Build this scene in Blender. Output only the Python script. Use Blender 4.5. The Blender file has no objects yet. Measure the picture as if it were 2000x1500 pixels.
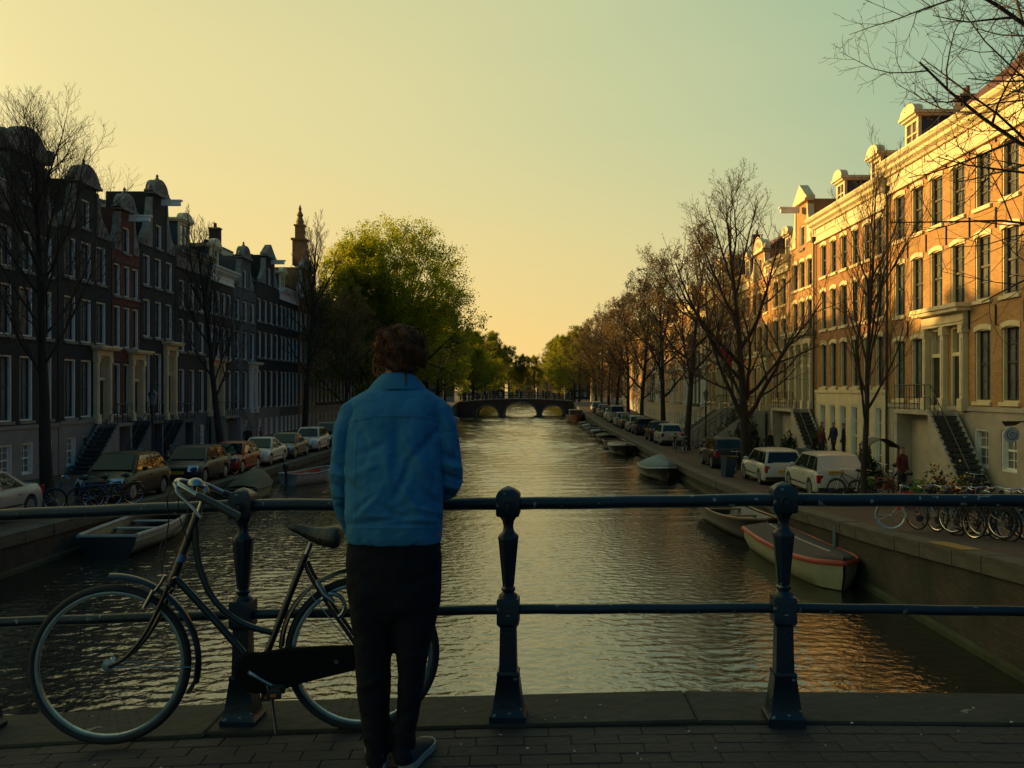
import bpy, math, random
import numpy as np
from mathutils import Vector, Matrix, Quaternion
R = math.radians
rnd = random.Random(7)
sc = bpy.context.scene
COL = sc.collection
# ------------------------------------------------------------ camera
cd = bpy.data.cameras.new('camera'); cam = bpy.data.objects.new('camera', cd); COL.objects.link(cam)
cam.location = (0, 0, 4.6); cam.rotation_euler = (R(90), 0, 0)
cd.sensor_width = 36; cd.lens = 32.4; cd.shift_x = -0.0175; cd.shift_y = 0.006
cd.clip_start = 0.1; cd.clip_end = 6000
sc.camera = cam
# ------------------------------------------------------------ world
SUN_AZ, SUN_EL = R(-57), R(9.3)          # azimuth from +Y (negative: to the left)
sdir = Vector((math.sin(SUN_AZ)*math.cos(SUN_EL), math.cos(SUN_AZ)*math.cos(SUN_EL), math.sin(SUN_EL)))
def lin(r, g, b, a=1.0):
    f = lambda c: (c/255/12.92) if c/255 <= .04045 else ((c/255+.055)/1.055)**2.4
    return (f(r), f(g), f(b), a)
world = bpy.data.worlds.new('World'); sc.world = world; world.use_nodes = True
wt = world.node_tree; wt.nodes.clear(); WN = wt.nodes.new; WL = wt.links.new
def wmath(op, a, b=None, c=None):
    n = WN('ShaderNodeMath'); n.operation = op
    for i, v in enumerate((a, b, c)):
        if v is None: continue
        if isinstance(v, (int, float)): n.inputs[i].default_value = v
        else: WL(v, n.inputs[i])
    return n.outputs[0]
tc = WN('ShaderNodeTexCoord'); nrm = WN('ShaderNodeVectorMath'); nrm.operation = 'NORMALIZE'
WL(tc.outputs['Generated'], nrm.inputs[0])
dt = WN('ShaderNodeVectorMath'); dt.operation = 'DOT_PRODUCT'; WL(nrm.outputs[0], dt.inputs[0]); dt.inputs[1].default_value = sdir
sep = WN('ShaderNodeSeparateXYZ'); WL(nrm.outputs[0], sep.inputs[0])
zz = wmath('MAXIMUM', sep.outputs['Z'], 0.0)
t1 = wmath('MULTIPLY', wmath('SUBTRACT', 1.0, dt.outputs['Value']), .7)
tt = wmath('MULTIPLY_ADD', zz, .55, t1)
cn = WN('ShaderNodeTexNoise'); cn.inputs['Scale'].default_value = 3.0; cn.inputs['Detail'].default_value = 4
cm = WN('ShaderNodeMapping'); cm.inputs['Scale'].default_value = (1, 1, 5); WL(nrm.outputs[0], cm.inputs[0]); WL(cm.outputs[0], cn.inputs['Vector'])
tt = wmath('ADD', tt, wmath('MULTIPLY', wmath('SUBTRACT', cn.outputs['Fac'], .5), .07))
ts = wmath('DIVIDE', tt, 1.7)
ramp = WN('ShaderNodeValToRGB'); WL(ts, ramp.inputs[0])
stops = [(0.0, (255, 224, 150)), (.2, (228, 213, 150)), (.30, (220, 207, 148)), (.42, (206, 201, 147)), (.55, (189, 194, 148)),
         (.68, (165, 183, 147)), (.82, (141, 170, 144)), (1.0, (84, 128, 134)), (1.2, (48, 96, 120)), (1.45, (44, 96, 128)), (1.7, (32, 76, 106))]
els = ramp.color_ramp.elements
while len(els) < len(stops): els.new(.5)
for e, (p, c) in zip(els, stops): e.position = p/1.7; e.color = lin(*c)
# warm band close to the horizon, strongest ahead and to the left
hz = wmath('POWER', wmath('SUBTRACT', 1.0, wmath('MINIMUM', wmath('MULTIPLY', zz, 3.6), 1.0)), 1.6)
hw = wmath('MULTIPLY', hz, wmath('MAXIMUM', wmath('MINIMUM', wmath('MULTIPLY_ADD', dt.outputs['Value'], .9, .25), 1.0), 0.12))
mx = WN('ShaderNodeMix'); mx.data_type = 'RGBA'; WL(hw, mx.inputs[0]); WL(ramp.outputs[0], mx.inputs[6]); mx.inputs[7].default_value = lin(252, 200, 108)
glow = wmath('MULTIPLY', wmath('POWER', wmath('MAXIMUM', dt.outputs['Value'], 0.0), 42.0), 9.0)      # bright air around the low sun, left of the frame
gc = WN('ShaderNodeMix'); gc.data_type = 'RGBA'; gc.blend_type = 'ADD'; gc.inputs[0].default_value = 1; WL(mx.outputs[2], gc.inputs[6])
gm = WN('ShaderNodeVectorMath'); gm.operation = 'SCALE'; gm.inputs[0].default_value = (1.0, .72, .34); WL(glow, gm.inputs['Scale']); WL(gm.outputs[0], gc.inputs[7])
bg = WN('ShaderNodeBackground'); WL(gc.outputs[2], bg.inputs[0]); bg.inputs[1].default_value = .78
sky = WN('ShaderNodeTexSky'); sky.sky_type = 'NISHITA'; sky.sun_disc = False
sky.sun_elevation = SUN_EL; sky.sun_rotation = SUN_AZ; sky.air_density = 1.5; sky.dust_density = 1.0
bg2 = WN('ShaderNodeBackground'); WL(sky.outputs[0], bg2.inputs[0]); bg2.inputs[1].default_value = .003
ad = WN('ShaderNodeAddShader'); WL(bg.outputs[0], ad.inputs[0]); WL(bg2.outputs[0], ad.inputs[1])
wo = WN('ShaderNodeOutputWorld'); WL(ad.outputs[0], wo.inputs[0])
sl = bpy.data.lights.new('sun', 'SUN'); sl.energy = 5.0; sl.angle = R(.6); sl.color = (1.0, .595, .17)
so = bpy.data.objects.new('sun', sl); COL.objects.link(so); so.rotation_euler = (-sdir).to_track_quat('-Z', 'Y').to_euler(); so.location = (-60, 40, 60)
sc.view_settings.view_transform = 'Standard'; sc.view_settings.look = 'None'; sc.view_settings.gamma = 1; sc.view_settings.exposure = .5
sc.view_settings.use_curve_mapping = False
sc.render.engine = 'CYCLES'; sc.cycles.use_denoising = True; sc.cycles.max_bounces = 6; sc.cycles.transparent_max_bounces = 8
sc.cycles.sample_clamp_indirect = 4
# ------------------------------------------------------------ materials
MATS = {}
def mat(name, col, rough=.7, metal=0.0, noise=0.0, nscale=4.0, col2=None, bump=0.0, bscale=30.0, spec=.5, brick=None, trans=0.0, streak=0.0, coat=0.0, wear=None, ior=None):
    if name in MATS: return MATS[name]
    m = bpy.data.materials.new(name); m.use_nodes = True; MATS[name] = m
    nt = m.node_tree; N = nt.nodes.new; L = nt.links.new
    p = nt.nodes['Principled BSDF']; p.inputs['Roughness'].default_value = rough; p.inputs['Metallic'].default_value = metal
    p.inputs['Specular IOR Level'].default_value = spec
    if ior: p.inputs['IOR'].default_value = ior
    if coat: p.inputs['Coat Weight'].default_value = coat; p.inputs['Coat Roughness'].default_value = .05
    c = (*col, 1) if len(col) == 3 else col; p.inputs['Base Color'].default_value = c
    tcn = N('ShaderNodeTexCoord'); out = None
    if noise:
        n = N('ShaderNodeTexNoise'); n.inputs['Scale'].default_value = nscale; n.inputs['Detail'].default_value = 6; n.inputs['Roughness'].default_value = .6
        if streak:
            mp = N('ShaderNodeMapping'); mp.inputs['Scale'].default_value = (1, 1, streak); L(tcn.outputs['Object'], mp.inputs[0]); L(mp.outputs[0], n.inputs['Vector'])
        else: L(tcn.outputs['Object'], n.inputs['Vector'])
        r = N('ShaderNodeValToRGB'); L(n.outputs['Fac'], r.inputs[0]); r.color_ramp.elements[0].position = .35; r.color_ramp.elements[1].position = .68
        c2 = (*col2, 1) if col2 else tuple(v*(1-noise) for v in c[:3])+(1,)
        r.color_ramp.elements[0].color = c2; r.color_ramp.elements[1].color = c; out = r.outputs[0]
    if brick:      # (scale, mortar colour, axis-swap mapping in object space, strength)
        bs, mc, plane, bw, bh = brick
        sp = N('ShaderNodeSeparateXYZ'); L(tcn.outputs['Object'], sp.inputs[0]); cb = N('ShaderNodeCombineXYZ')
        L(sp.outputs[plane[0]], cb.inputs[0]); L(sp.outputs[plane[1]], cb.inputs[1])
        b = N('ShaderNodeTexBrick'); b.inputs['Scale'].default_value = bs; L(cb.outputs[0], b.inputs['Vector'])
        b.inputs['Brick Width'].default_value = bw; b.inputs['Row Height'].default_value = bh; b.inputs['Mortar Size'].default_value = .008
        b.inputs['Mortar Smooth'].default_value = .4
        if out: L(out, b.inputs['Color1'])
        else: b.inputs['Color1'].default_value = c
        mxx = N('ShaderNodeMix'); mxx.data_type = 'RGBA'; mxx.blend_type = 'MULTIPLY'; mxx.inputs[0].default_value = 1
        if out: L(out, mxx.inputs[6])
        else: mxx.inputs[6].default_value = c
        mxx.inputs[7].default_value = (.72, .68, .66, 1); L(mxx.outputs[2], b.inputs['Color2'])
        b.inputs['Mortar'].default_value = (*mc, 1); out = b.outputs['Color']
        bp = N('ShaderNodeBump'); bp.inputs['Strength'].default_value = .5; bp.inputs['Distance'].default_value = .01; bp.invert = True
        L(b.outputs['Fac'], bp.inputs['Height']); L(bp.outputs[0], p.inputs['Normal'])
    if wear:
        wn_ = N('ShaderNodeTexNoise'); wn_.inputs['Scale'].default_value = wear[1]; wn_.inputs['Detail'].default_value = 3; L(tcn.outputs['Object'], wn_.inputs['Vector'])
        wr = N('ShaderNodeValToRGB'); L(wn_.outputs['Fac'], wr.inputs[0]); wr.color_ramp.elements[0].position = wear[2]; wr.color_ramp.elements[1].position = wear[2]+.025
        wm = N('ShaderNodeMix'); wm.data_type = 'RGBA'; L(wr.outputs[0], wm.inputs[0])
        if out: L(out, wm.inputs[6])
        else: wm.inputs[6].default_value = c
        wm.inputs[7].default_value = (*wear[0], 1); out = wm.outputs[2]
    if out: L(out, p.inputs['Base Color'])
    if bump:
        n2 = N('ShaderNodeTexNoise'); n2.inputs['Scale'].default_value = bscale; n2.inputs['Detail'].default_value = 5; L(tcn.outputs['Object'], n2.inputs['Vector'])
        bp2 = N('ShaderNodeBump'); bp2.inputs['Strength'].default_value = bump; bp2.inputs['Distance'].default_value = .02; L(n2.outputs['Fac'], bp2.inputs['Height'])
        if brick: L(bp.outputs[0], bp2.inputs['Normal'])
        L(bp2.outputs[0], p.inputs['Normal'])
    if trans:
        tr = N('ShaderNodeBsdfTranslucent'); ms = N('ShaderNodeMixShader'); ms.inputs[0].default_value = trans
        if out: L(out, tr.inputs[0])
        else: tr.inputs[0].default_value = c
        L(p.outputs[0], ms.inputs[1]); L(tr.outputs[0], ms.inputs[2])
        L(ms.outputs[0], nt.nodes['Material Output'].inputs[0])
    return m
WP = ('X', 'Z')
def brickmat(name, col, col2): return mat(name, col, .85, noise=.5, nscale=1.1, col2=col2, brick=(1.0, tuple(v*.8+.03 for v in col), WP, .22, .065), bump=.15, bscale=8)
M_tan = brickmat('tan_brick', (.52, .285, .095), (.41, .21, .068))
M_tan2 = brickmat('brown_brick', (.42, .205, .068), (.31, .145, .05))
M_tan3 = brickmat('yellow_brown_brick', (.48, .265, .09), (.37, .195, .07))
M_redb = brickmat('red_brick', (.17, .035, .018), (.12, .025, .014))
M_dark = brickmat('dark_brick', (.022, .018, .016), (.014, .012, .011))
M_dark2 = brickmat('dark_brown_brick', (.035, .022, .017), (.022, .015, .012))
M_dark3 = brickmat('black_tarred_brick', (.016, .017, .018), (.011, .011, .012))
M_cream = mat('cream_paint', (.76, .62, .36), .6, noise=.2, nscale=1.5, bump=.05)
M_white = mat('white_paint', (.82, .80, .71), .5, noise=.15, nscale=2)
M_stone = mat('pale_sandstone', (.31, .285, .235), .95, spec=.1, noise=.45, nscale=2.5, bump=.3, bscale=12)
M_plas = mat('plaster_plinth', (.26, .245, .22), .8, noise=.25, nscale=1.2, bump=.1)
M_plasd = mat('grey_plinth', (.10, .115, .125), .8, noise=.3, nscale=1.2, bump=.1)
M_tile = mat('clay_roof_tile', (.16, .05, .025), .8, noise=.4, nscale=3, bump=.5, bscale=14)
M_slate = mat('slate_roof', (.035, .035, .04), .6, noise=.4, nscale=4, bump=.3, bscale=14)
M_lead = mat('lead_cladding', (.05, .07, .09), .5, noise=.3, nscale=3)
M_glass = mat('window_glass', (.42, .42, .38), .03, metal=.55, noise=.6, nscale=.5, bump=.10, bscale=1.6)
M_curt = mat('curtained_glass', (.30, .28, .24), .08, metal=.2, noise=.6, nscale=1.5, spec=.9)
M_doorw = mat('dark_door_paint', (.012, .016, .015), .3)
M_bar = mat('sash_paint', (.03, .032, .03), .5)
M_iron = mat('black_iron', (.012, .014, .016), .45)
M_step = mat('bluestone_step', (.05, .062, .065), .8, noise=.4, nscale=3)
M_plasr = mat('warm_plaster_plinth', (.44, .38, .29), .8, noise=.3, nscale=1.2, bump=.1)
M_cop = mat('quay_coping_stone', (.10, .085, .06), .85, noise=.5, nscale=2.0, bump=.3, bscale=20)
M_pave = mat('brick_paving', (.085, .048, .032), .85, noise=.4, nscale=.9, bump=.2, bscale=12, brick=(1.0, (.03, .022, .016), ('X', 'Y'), .21, .10))
M_asph = mat('road_surface', (.055, .045, .036), .9, noise=.3, nscale=1.5)
M_quay = mat('quay_brick', (.085, .055, .036), .9, noise=.7, nscale=.8, col2=(.022, .024, .012), brick=(1.0, (.025, .022, .018), ('Y', 'Z'), .22, .065), bump=.4, bscale=6)
M_moss = mat('mossy_stone', (.05, .055, .02), .9, noise=.5, nscale=2, bump=.4)
M_far = mat('far_ground', (.05, .05, .035), .9, noise=.4, nscale=.05)
# ------------------------------------------------------------ mesh builder
class MB:
    def __init__(s): s.v = []; s.f = []; s.m = []; s.k = 0
    def mi(s, i): s.k = i; return s
    def add(s, vs, fs):
        o = len(s.v); s.v.extend([tuple(map(float, p)) for p in vs]); s.f.extend([tuple(o+i for i in f) for f in fs]); s.m.extend([s.k]*len(fs)); return s
    def box(s, x0, x1, y0, y1, z0, z1):
        return s.add([(x0,y0,z0),(x1,y0,z0),(x1,y1,z0),(x0,y1,z0),(x0,y0,z1),(x1,y0,z1),(x1,y1,z1),(x0,y1,z1)],
                     [(0,3,2,1),(4,5,6,7),(0,1,5,4),(1,2,6,5),(2,3,7,6),(3,0,4,7)])
    def quad(s, a, b, c, d): return s.add([a,b,c,d], [(0,1,2,3)])
    def prism(s, pts, y0, y1):      # polygon in xz (counter-clockwise seen from -y), extruded along y
        n = len(pts); vs = [(x,y0,z) for x,z in pts]+[(x,y1,z) for x,z in pts]
        return s.add(vs, [tuple(range(n)), tuple(range(2*n-1, n-1, -1))]+[((i+1)%n, i, i+n, (i+1)%n+n) for i in range(n)])
    def tube(s, pts, rad, n=8, cap=True, sq=None):
        pts = [Vector(p) for p in pts]; k = len(pts)
        if isinstance(rad, (int, float)): rad = [rad]*k
        T = [((pts[min(i+1,k-1)]-pts[max(i-1,0)]).normalized()) for i in range(k)]
        U = T[0].orthogonal().normalized(); vs = []
        for i in range(k):
            if i: U = (U - T[i]*U.dot(T[i])).normalized()
            V = T[i].cross(U)
            for j in range(n):
                a = 2*math.pi*j/n; vs.append(pts[i]+(U*math.cos(a)+V*math.sin(a))*rad[i])
        fs = [(i*n+j, i*n+(j+1)%n, (i+1)*n+(j+1)%n, (i+1)*n+j) for i in range(k-1) for j in range(n)]
        if cap: fs += [tuple(range(n-1,-1,-1)), tuple((k-1)*n+j for j in range(n))]
        return s.add(vs, fs)
    def ring(s, c, ax, r, t, n=48, m=8, a0=0, a1=2*math.pi, u=None):
        ax = Vector(ax).normalized(); u = Vector(u).normalized() if u else ax.orthogonal().normalized(); w = ax.cross(u); c = Vector(c)
        full = abs(a1-a0-2*math.pi) < 1e-6; k = n if full else n+1; vs = []
        for i in range(k):
            a = a0+(a1-a0)*i/n; d = u*math.cos(a)+w*math.sin(a)
            for j in range(m):
                b = 2*math.pi*j/m; vs.append(c+d*(r+t*math.cos(b))+ax*t*math.sin(b))
        fs = [(i*m+j, i*m+(j+1)%m, ((i+1)%k)*m+(j+1)%m, ((i+1)%k)*m+j) for i in range(n) for j in range(m)]
        return s.add(vs, fs)
    def lathe(s, prof, c=(0,0,0), n=12, rot=0.0, ax='z'):
        vs = []
        for r, z in prof:
            for j in range(n):
                a = 2*math.pi*(j+.5)/n+rot; p = (r*math.cos(a), r*math.sin(a), z)
                if ax == 'x': p = (p[2], p[0], p[1])
                if ax == 'y': p = (p[0], p[2], p[1])
                vs.append((p[0]+c[0], p[1]+c[1], p[2]+c[2]))
        k = len(prof); fs = [(i*n+j, i*n+(j+1)%n, (i+1)*n+(j+1)%n, (i+1)*n+j) for i in range(k-1) for j in range(n)]
        fs += [tuple(range(n-1,-1,-1)), tuple((k-1)*n+j for j in range(n))]
        return s.add(vs, fs)
    def loft(s, rings, close=True, caps=True):
        n = len(rings[0]); vs = [p for r in rings for p in r]; k = len(rings); w = n if close else n-1
        fs = [(i*n+j, i*n+(j+1)%n, (i+1)*n+(j+1)%n, (i+1)*n+j) for i in range(k-1) for j in range(w)]
        if caps and close: fs += [tuple(range(n-1,-1,-1)), tuple((k-1)*n+j for j in range(n))]
        return s.add(vs, fs)
    def mesh(s, name, mats, smooth=None):
        me = bpy.data.meshes.new(name); me.from_pydata(s.v, [], s.f)
        for m_ in (mats if isinstance(mats, (list, tuple)) else [mats]): me.materials.append(m_)
        if len(me.materials) > 1: me.polygons.foreach_set('material_index', s.m)
        if smooth is not None:
            me.polygons.foreach_set('use_smooth', [True]*len(me.polygons))
            if smooth < 179: me.set_sharp_from_angle(angle=R(smooth))
        me.update(); return me
    def build(s, name, mats, parent=None, smooth=None, loc=None, bevel=0, fix=True):
        me = s.mesh(name, mats, smooth)
        return obj(name, me, parent, loc)
def fixn(me):
    import bmesh
    b = bmesh.new(); b.from_mesh(me); bmesh.ops.recalc_face_normals(b, faces=b.faces[:]); b.to_mesh(me); b.free()
def obj(name, me, parent=None, loc=None, rot=None):
    o = bpy.data.objects.new(name, me); COL.objects.link(o)
    if parent: o.parent = parent
    if loc is not None: o.location = loc
    if rot is not None: o.rotation_euler = rot
    return o
def tag(o, label=None, cat=None, group=None, kind=None):
    if label: o['label'] = label
    if cat: o['category'] = cat
    if group: o['group'] = group
    if kind: o['kind'] = kind
    return o
def thing(name, label, cat, loc=(0,0,0), rz=0, group=None):
    o = bpy.data.objects.new(name, None); COL.objects.link(o); o.location = loc; o.rotation_euler = (0,0,rz); o.empty_display_size = .2
    return tag(o, label, cat, group)
def copy_tree(o, parent=None):
    c = o.copy(); COL.objects.link(c); c.parent = parent
    for ch in o.children: copy_tree(ch, c)
    return c
def place(proto, label, loc, rz=0, scale=None, group=None):
    c = copy_tree(proto); c.location = loc; c.rotation_euler = (0,0,rz); c['label'] = label
    if group: c['group'] = group
    if scale: c.scale = (scale,)*3 if isinstance(scale, (int, float)) else scale
    return c
def kill(o):
    for ch in list(o.children): kill(ch)
    bpy.data.objects.remove(o, do_unlink=True)
def interp(x, tab):
    if x <= tab[0][0]: return tab[0][1]
    for (a, u), (b, v) in zip(tab, tab[1:]):
        if x <= b:
            t = (x-a)/(b-a); return u+(v-u)*t
    return tab[-1][1]
def sst(x): x = max(0, min(1, x)); return x*x*(3-2*x)
QR = [(-30,.9),(-14,1.6),(-5,2.5),(4.6,2.55),(8,2.3),(14.5,1.83),(21,1.39),(27,1.1),(33,.92),(39,.78),(46,.68),(100,.70),(133,1.25),(150,1.8),(162,2.4),(173,2.4),(185,1.6),(215,.8),(240,.7)]
QL = [(-30,.9),(-14,1.6),(-5,2.3),(4.6,2.3),(9,1.85),(14,1.4),(22,1.03),(29,.92),(37,.76),(46,.68),(100,.70),(133,1.25),(150,1.8),(162,2.4),(173,2.4),(185,1.6),(215,.8),(240,.7)]
qr = lambda y: interp(y, QR)
ql = lambda y: interp(y, QL)
XR, XL = 7.8, -12.9
def W(px, py, s):      # photograph pixel + scale (pixels per metre) -> world
    return Vector(((px-1035)/s, 1800/s, 4.6-(py-762)/s))
# ------------------------------------------------------------ setting
def struct(o): return tag(o, kind='structure')
wm = bpy.data.materials.new('canal_water'); wm.use_nodes = True
nt = wm.node_tree; N = nt.nodes.new; L = nt.links.new; p = nt.nodes['Principled BSDF']
p.inputs['Base Color'].default_value = (.010, .012, .009, 1); p.inputs['Roughness'].default_value = .10; p.inputs['IOR'].default_value = 2.7
g = N('ShaderNodeTexCoord')
def nz(scale, sx, sy, rot, det, rough=.5, dist=0.0):
    mp = N('ShaderNodeMapping'); mp.inputs['Scale'].default_value = (sx, sy, 1); mp.inputs['Rotation'].default_value = (0, 0, rot); L(g.outputs['Object'], mp.inputs[0])
    n = N('ShaderNodeTexNoise'); n.inputs['Scale'].default_value = scale; n.inputs['Detail'].default_value = det; n.inputs['Roughness'].default_value = rough; n.inputs['Distortion'].default_value = dist
    L(mp.outputs[0], n.inputs['Vector']); return n.outputs['Fac']
def mth(op, a, b):
    n = N('ShaderNodeMath'); n.operation = op
    for i, v in enumerate((a, b)):
        if isinstance(v, (int, float)): n.inputs[i].default_value = v
        else: L(v, n.inputs[i])
    return n.outputs[0]
h = mth('ADD', mth('MULTIPLY', nz(5.5, .9, 1.0, .3, 2, .5, .3), .35), mth('MULTIPLY', nz(13, .9, 1.1, -.3, 2, .5, .3), .12))
gust = nz(.13, .5, 1.0, .3, 2)
amp = mth('ADD', mth('MULTIPLY', gust, .9), .35)
h = mth('MULTIPLY', h, amp)
bm = N('ShaderNodeBump'); bm.inputs['Strength'].default_value = 1.0; bm.inputs['Distance'].default_value = .06; L(h, bm.inputs['Height']); L(bm.outputs[0], p.inputs['Normal'])
def water_mesh():
    rs = np.random.RandomState(5); X = np.arange(-13.1, 8.05, .08); Y = np.concatenate([[-60, -20], np.arange(4.0, 30, .055), np.arange(30, 80, .12), np.arange(80, 180, .3), np.arange(180, 363.5, .5)])
    gx, gy = np.meshgrid(X, Y); H = np.zeros_like(gx)
    gust = .72+.30*np.sin(gx*.21+gy*.11+1)*np.sin(gy*.083-gx*.05)+.16*np.sin(gx*.7+gy*.31)
    for i in range(64):
        lam = .14*(3.4)**rs.rand(); th = math.pi/2+.2+rs.normal(0, .72); k = 2*math.pi/lam; ph = rs.rand()*6.28
        fade = np.clip((lam/.0105-gy*.32)/12, 0, 1) if lam < .9 else 1.0        # wavelets finer than the mesh die out with distance
        H += (.0185/k)*fade*np.sin(k*(gx*math.cos(th)+gy*math.sin(th))+ph+.6*np.sin(gx*.5+gy*.23+i))
    for i in range(30):
        lam = .6*(4.0)**rs.rand(); th = math.pi/2+.2+rs.normal(0, .5); k = 2*math.pi/lam
        H += (.026/k)*np.clip((gy-20)/60, .13, 1)*np.sin(k*(gx*math.cos(th)+gy*math.sin(th))+rs.rand()*6.28)
    H = H*gust*(gy > 0); V = np.stack([gx, gy, H], -1).reshape(-1, 3); n, m = len(Y), len(X)
    i = np.arange(n-1)[:, None]*m; j = np.arange(m-1)[None]; Q = np.stack([i+j, i+j+1, i+m+j+1, i+m+j], -1).reshape(-1, 4)
    me = bpy.data.meshes.new('canal_water'); me.vertices.add(len(V)); me.vertices.foreach_set('co', V.astype(np.float32).ravel()); me.loops.add(len(Q)*4); me.loops.foreach_set('vertex_index', Q.astype(np.int32).ravel())
    me.polygons.add(len(Q)); me.polygons.foreach_set('loop_start', np.arange(0, len(Q)*4, 4, dtype=np.int32)); me.polygons.foreach_set('use_smooth', np.ones(len(Q), dtype=bool)); me.materials.append(wm); me.update(calc_edges=True); return me
struct(obj('canal_water', water_mesh()))
g = MB(); g.quad((-3000,-2500,-.6),(3000,-2500,-.6),(3000,4500,-.6),(-3000,4500,-.6)); struct(g.build('ground', M_far))
def street(name, q, x0, x1, sgn):
    ys = sorted(set([-60]+[y for y, _ in QR]+list(range(5, 60, 3))+list(range(60, 366, 5))))
    b = MB(); n = len(ys)
    vs = [];
    for y in ys:
        z = q(y); vs += [(x0, y, z), (x0+sgn*3.6, y, z+.0), (x0+sgn*8, y, z+.02), (x1, y, z+.02)]
    fs = []
    for i in range(n-1):
        for j in range(3):
            f = (i*4+j, i*4+j+1, (i+1)*4+j+1, (i+1)*4+j); fs.append(f if sgn > 0 else f[::-1])
    b.add(vs, fs); o = struct(b.build(name, M_pave)); return o
street('quay_street_right', qr, XR+.45, 46, 1)
street('quay_street_left', ql, XL-.45, -52, -1)
fg = MB(); fg.quad((-400, 364, .72), (400, 364, .72), (400, 2600, .72), (-400, 2600, .72)); struct(fg.build('far_shore', M_far))
fe = MB(); fe.box(-46, 46, 363, 364.5, -1, .73); struct(fe.build('far_embankment', M_quay))
# quay walls: one structure each, coping stones as pieces
def quay(name, q, X, sgn, ys, y_end):
    b = MB(); yy = [4.6]+list(np.arange(6, 365, 3.0)); vs = []
    for y in yy: vs += [(X, y, -.6), (X, y, q(y)-.28), (X+sgn*1.0, y, q(y)-.28)]
    fs = []
    for i in range(len(yy)-1):
        for j in range(2):
            f = (i*3+j, (i+1)*3+j, (i+1)*3+j+1, i*3+j+1); fs.append(f if sgn > 0 else f[::-1])
    b.add(vs, fs); o = struct(b.build(name, M_quay))
    me = MB().box(-.5, .5, -.5, .5, -.5, .5).mesh('coping_stone', M_cop)
    y = ys; k = 0
    def stone(y, ln):
        z0, z1 = q(y), q(y+ln)
        c = obj('coping_stone', me, o, (X+sgn*.19+rnd.uniform(-.012, .012), y+ln/2, (z0+z1)/2-.13+rnd.uniform(-.006,.006)))
        c.scale = (.52, ln-.025, .30); c.rotation_euler = (math.atan2(z1-z0, ln), 0, rnd.uniform(-.004,.004))
    while y < y_end: ln = rnd.choice([1.1, 1.25, 1.4]); stone(y, ln); y += ln
    b = MB(); n0 = y
    yy = list(np.arange(n0, 363, 4.0))
    rings = [[(X-sgn*.05, v, q(v)-.28), (X-sgn*.05, v, q(v)+.02), (X+sgn*.45, v, q(v)+.02), (X+sgn*.45, v, q(v)-.28)] for v in yy]
    b.loft(rings); c = b.build('far_coping', M_cop, o)
    b = MB(); yy = [4.6]+list(np.arange(6, 363, 3.0)); b.loft([[(X-sgn*.06, v, -.4), (X-sgn*.06, v, .1), (X+.0, v, .16), (X, v, -.4)] for v in yy]); b.build('mossy_footing', M_moss, o)
    return o
QWR = quay('quay_wall_right', qr, XR, 1, 4.7, 66)
QWL = quay('quay_wall_left', ql, XL, -1, 4.7, 66)
# ------------------------------------------------------------ houses
_wc = {}
def win_parts(w, h, style):
    key = (round(w, 2), round(h, 2), style)
    if key in _wc: return _wc[key]
    barm = {'d': M_bar, 'w': M_white, 'a': M_bar}[style[0]]
    lin_m = M_cream if style[0] == 'a' else M_white
    f = MB(); t = .07
    f.box(-w/2, -w/2+t, .03, .24, 0, h); f.box(w/2-t, w/2, .03, .24, 0, h)
    f.box(-w/2+t, w/2-t, .035, .24, h-t, h); f.box(-w/2+t, w/2-t, .035, .24, 0, t*.8)
    f.mi(1); iw = w-2*t; e = .002
    mz = h*.52
    f.box(-iw/2, iw/2, .15, .20, mz-.035, mz+.035)                  # meeting rail
    f.box(-iw/2, -iw/2+.045, .155, .21, t*.8, h-t); f.box(iw/2-.045, iw/2, .155, .21, t*.8, h-t)
    f.box(-iw/2+.045, iw/2-.045, .158, .205, t*.8, t*.8+.06); f.box(-iw/2+.045, iw/2-.045, .158, .205, h-t-.05, h-t)
    nv = 1 if w < 1.3 else 2
    for k in range(nv):
        x = -iw/2+iw*(k+1)/(nv+1); f.box(x-.014, x+.014, .165, .2, t*.8+.06, mz-.035); f.box(x-.014, x+.014, .165, .2, mz+.035, h-t-.05)
    if style[0] != 'd' or w > 1.0:
        for z in (h*.28, h*.76): f.box(-iw/2+.045, iw/2-.045, .168, .198, z-.014, z+.014)
    p = MB(); p.quad((-iw/2, .213, t*.5), (iw/2, .213, t*.5), (iw/2, .213, h-t*.5), (-iw/2, .213, h-t*.5))
    s = MB(); s.box(-w/2-.09, w/2+.09, -.09, .10, -.13, -.002)
    li = MB()
    if style[0] == 'a':
        n = 8; top = []; bot = []
        for k in range(n+1):
            a = -1+2*k/n; x = a*(w/2+.07); rise = .10*(1-a*a); top.append((x, h-.04+rise+.10)); bot.append((x, h-.12+rise))
        li.prism(bot+top[::-1], -.035, .09)
    else: li.box(-w/2-.06, w/2+.06, -.025, .08, h+.004, h+.12)
    r = _wc[key] = (f.mesh('window', [lin_m, barm]), [p.mesh('pane', M_glass), p.mesh('pane', M_curt)], s.mesh('sill', M_cream if style[0] == 'a' else M_stone), li.mesh('lintel', M_cream if style[0] == 'a' else M_dark2))
    return r
def window(H, u, z0, z1, w, style='d', curtain=.25, v=0.0, detail=2):
    f, ps, s, l = win_parts(w, z1-z0, style)
    o = obj('window', f, H, (u, v, z0))
    obj('pane', ps[1 if rnd.random() < curtain else 0], o)
    if detail > 0: obj('sill', s, o)
    if detail > 1: obj('lintel', l, o)
    return o
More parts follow.
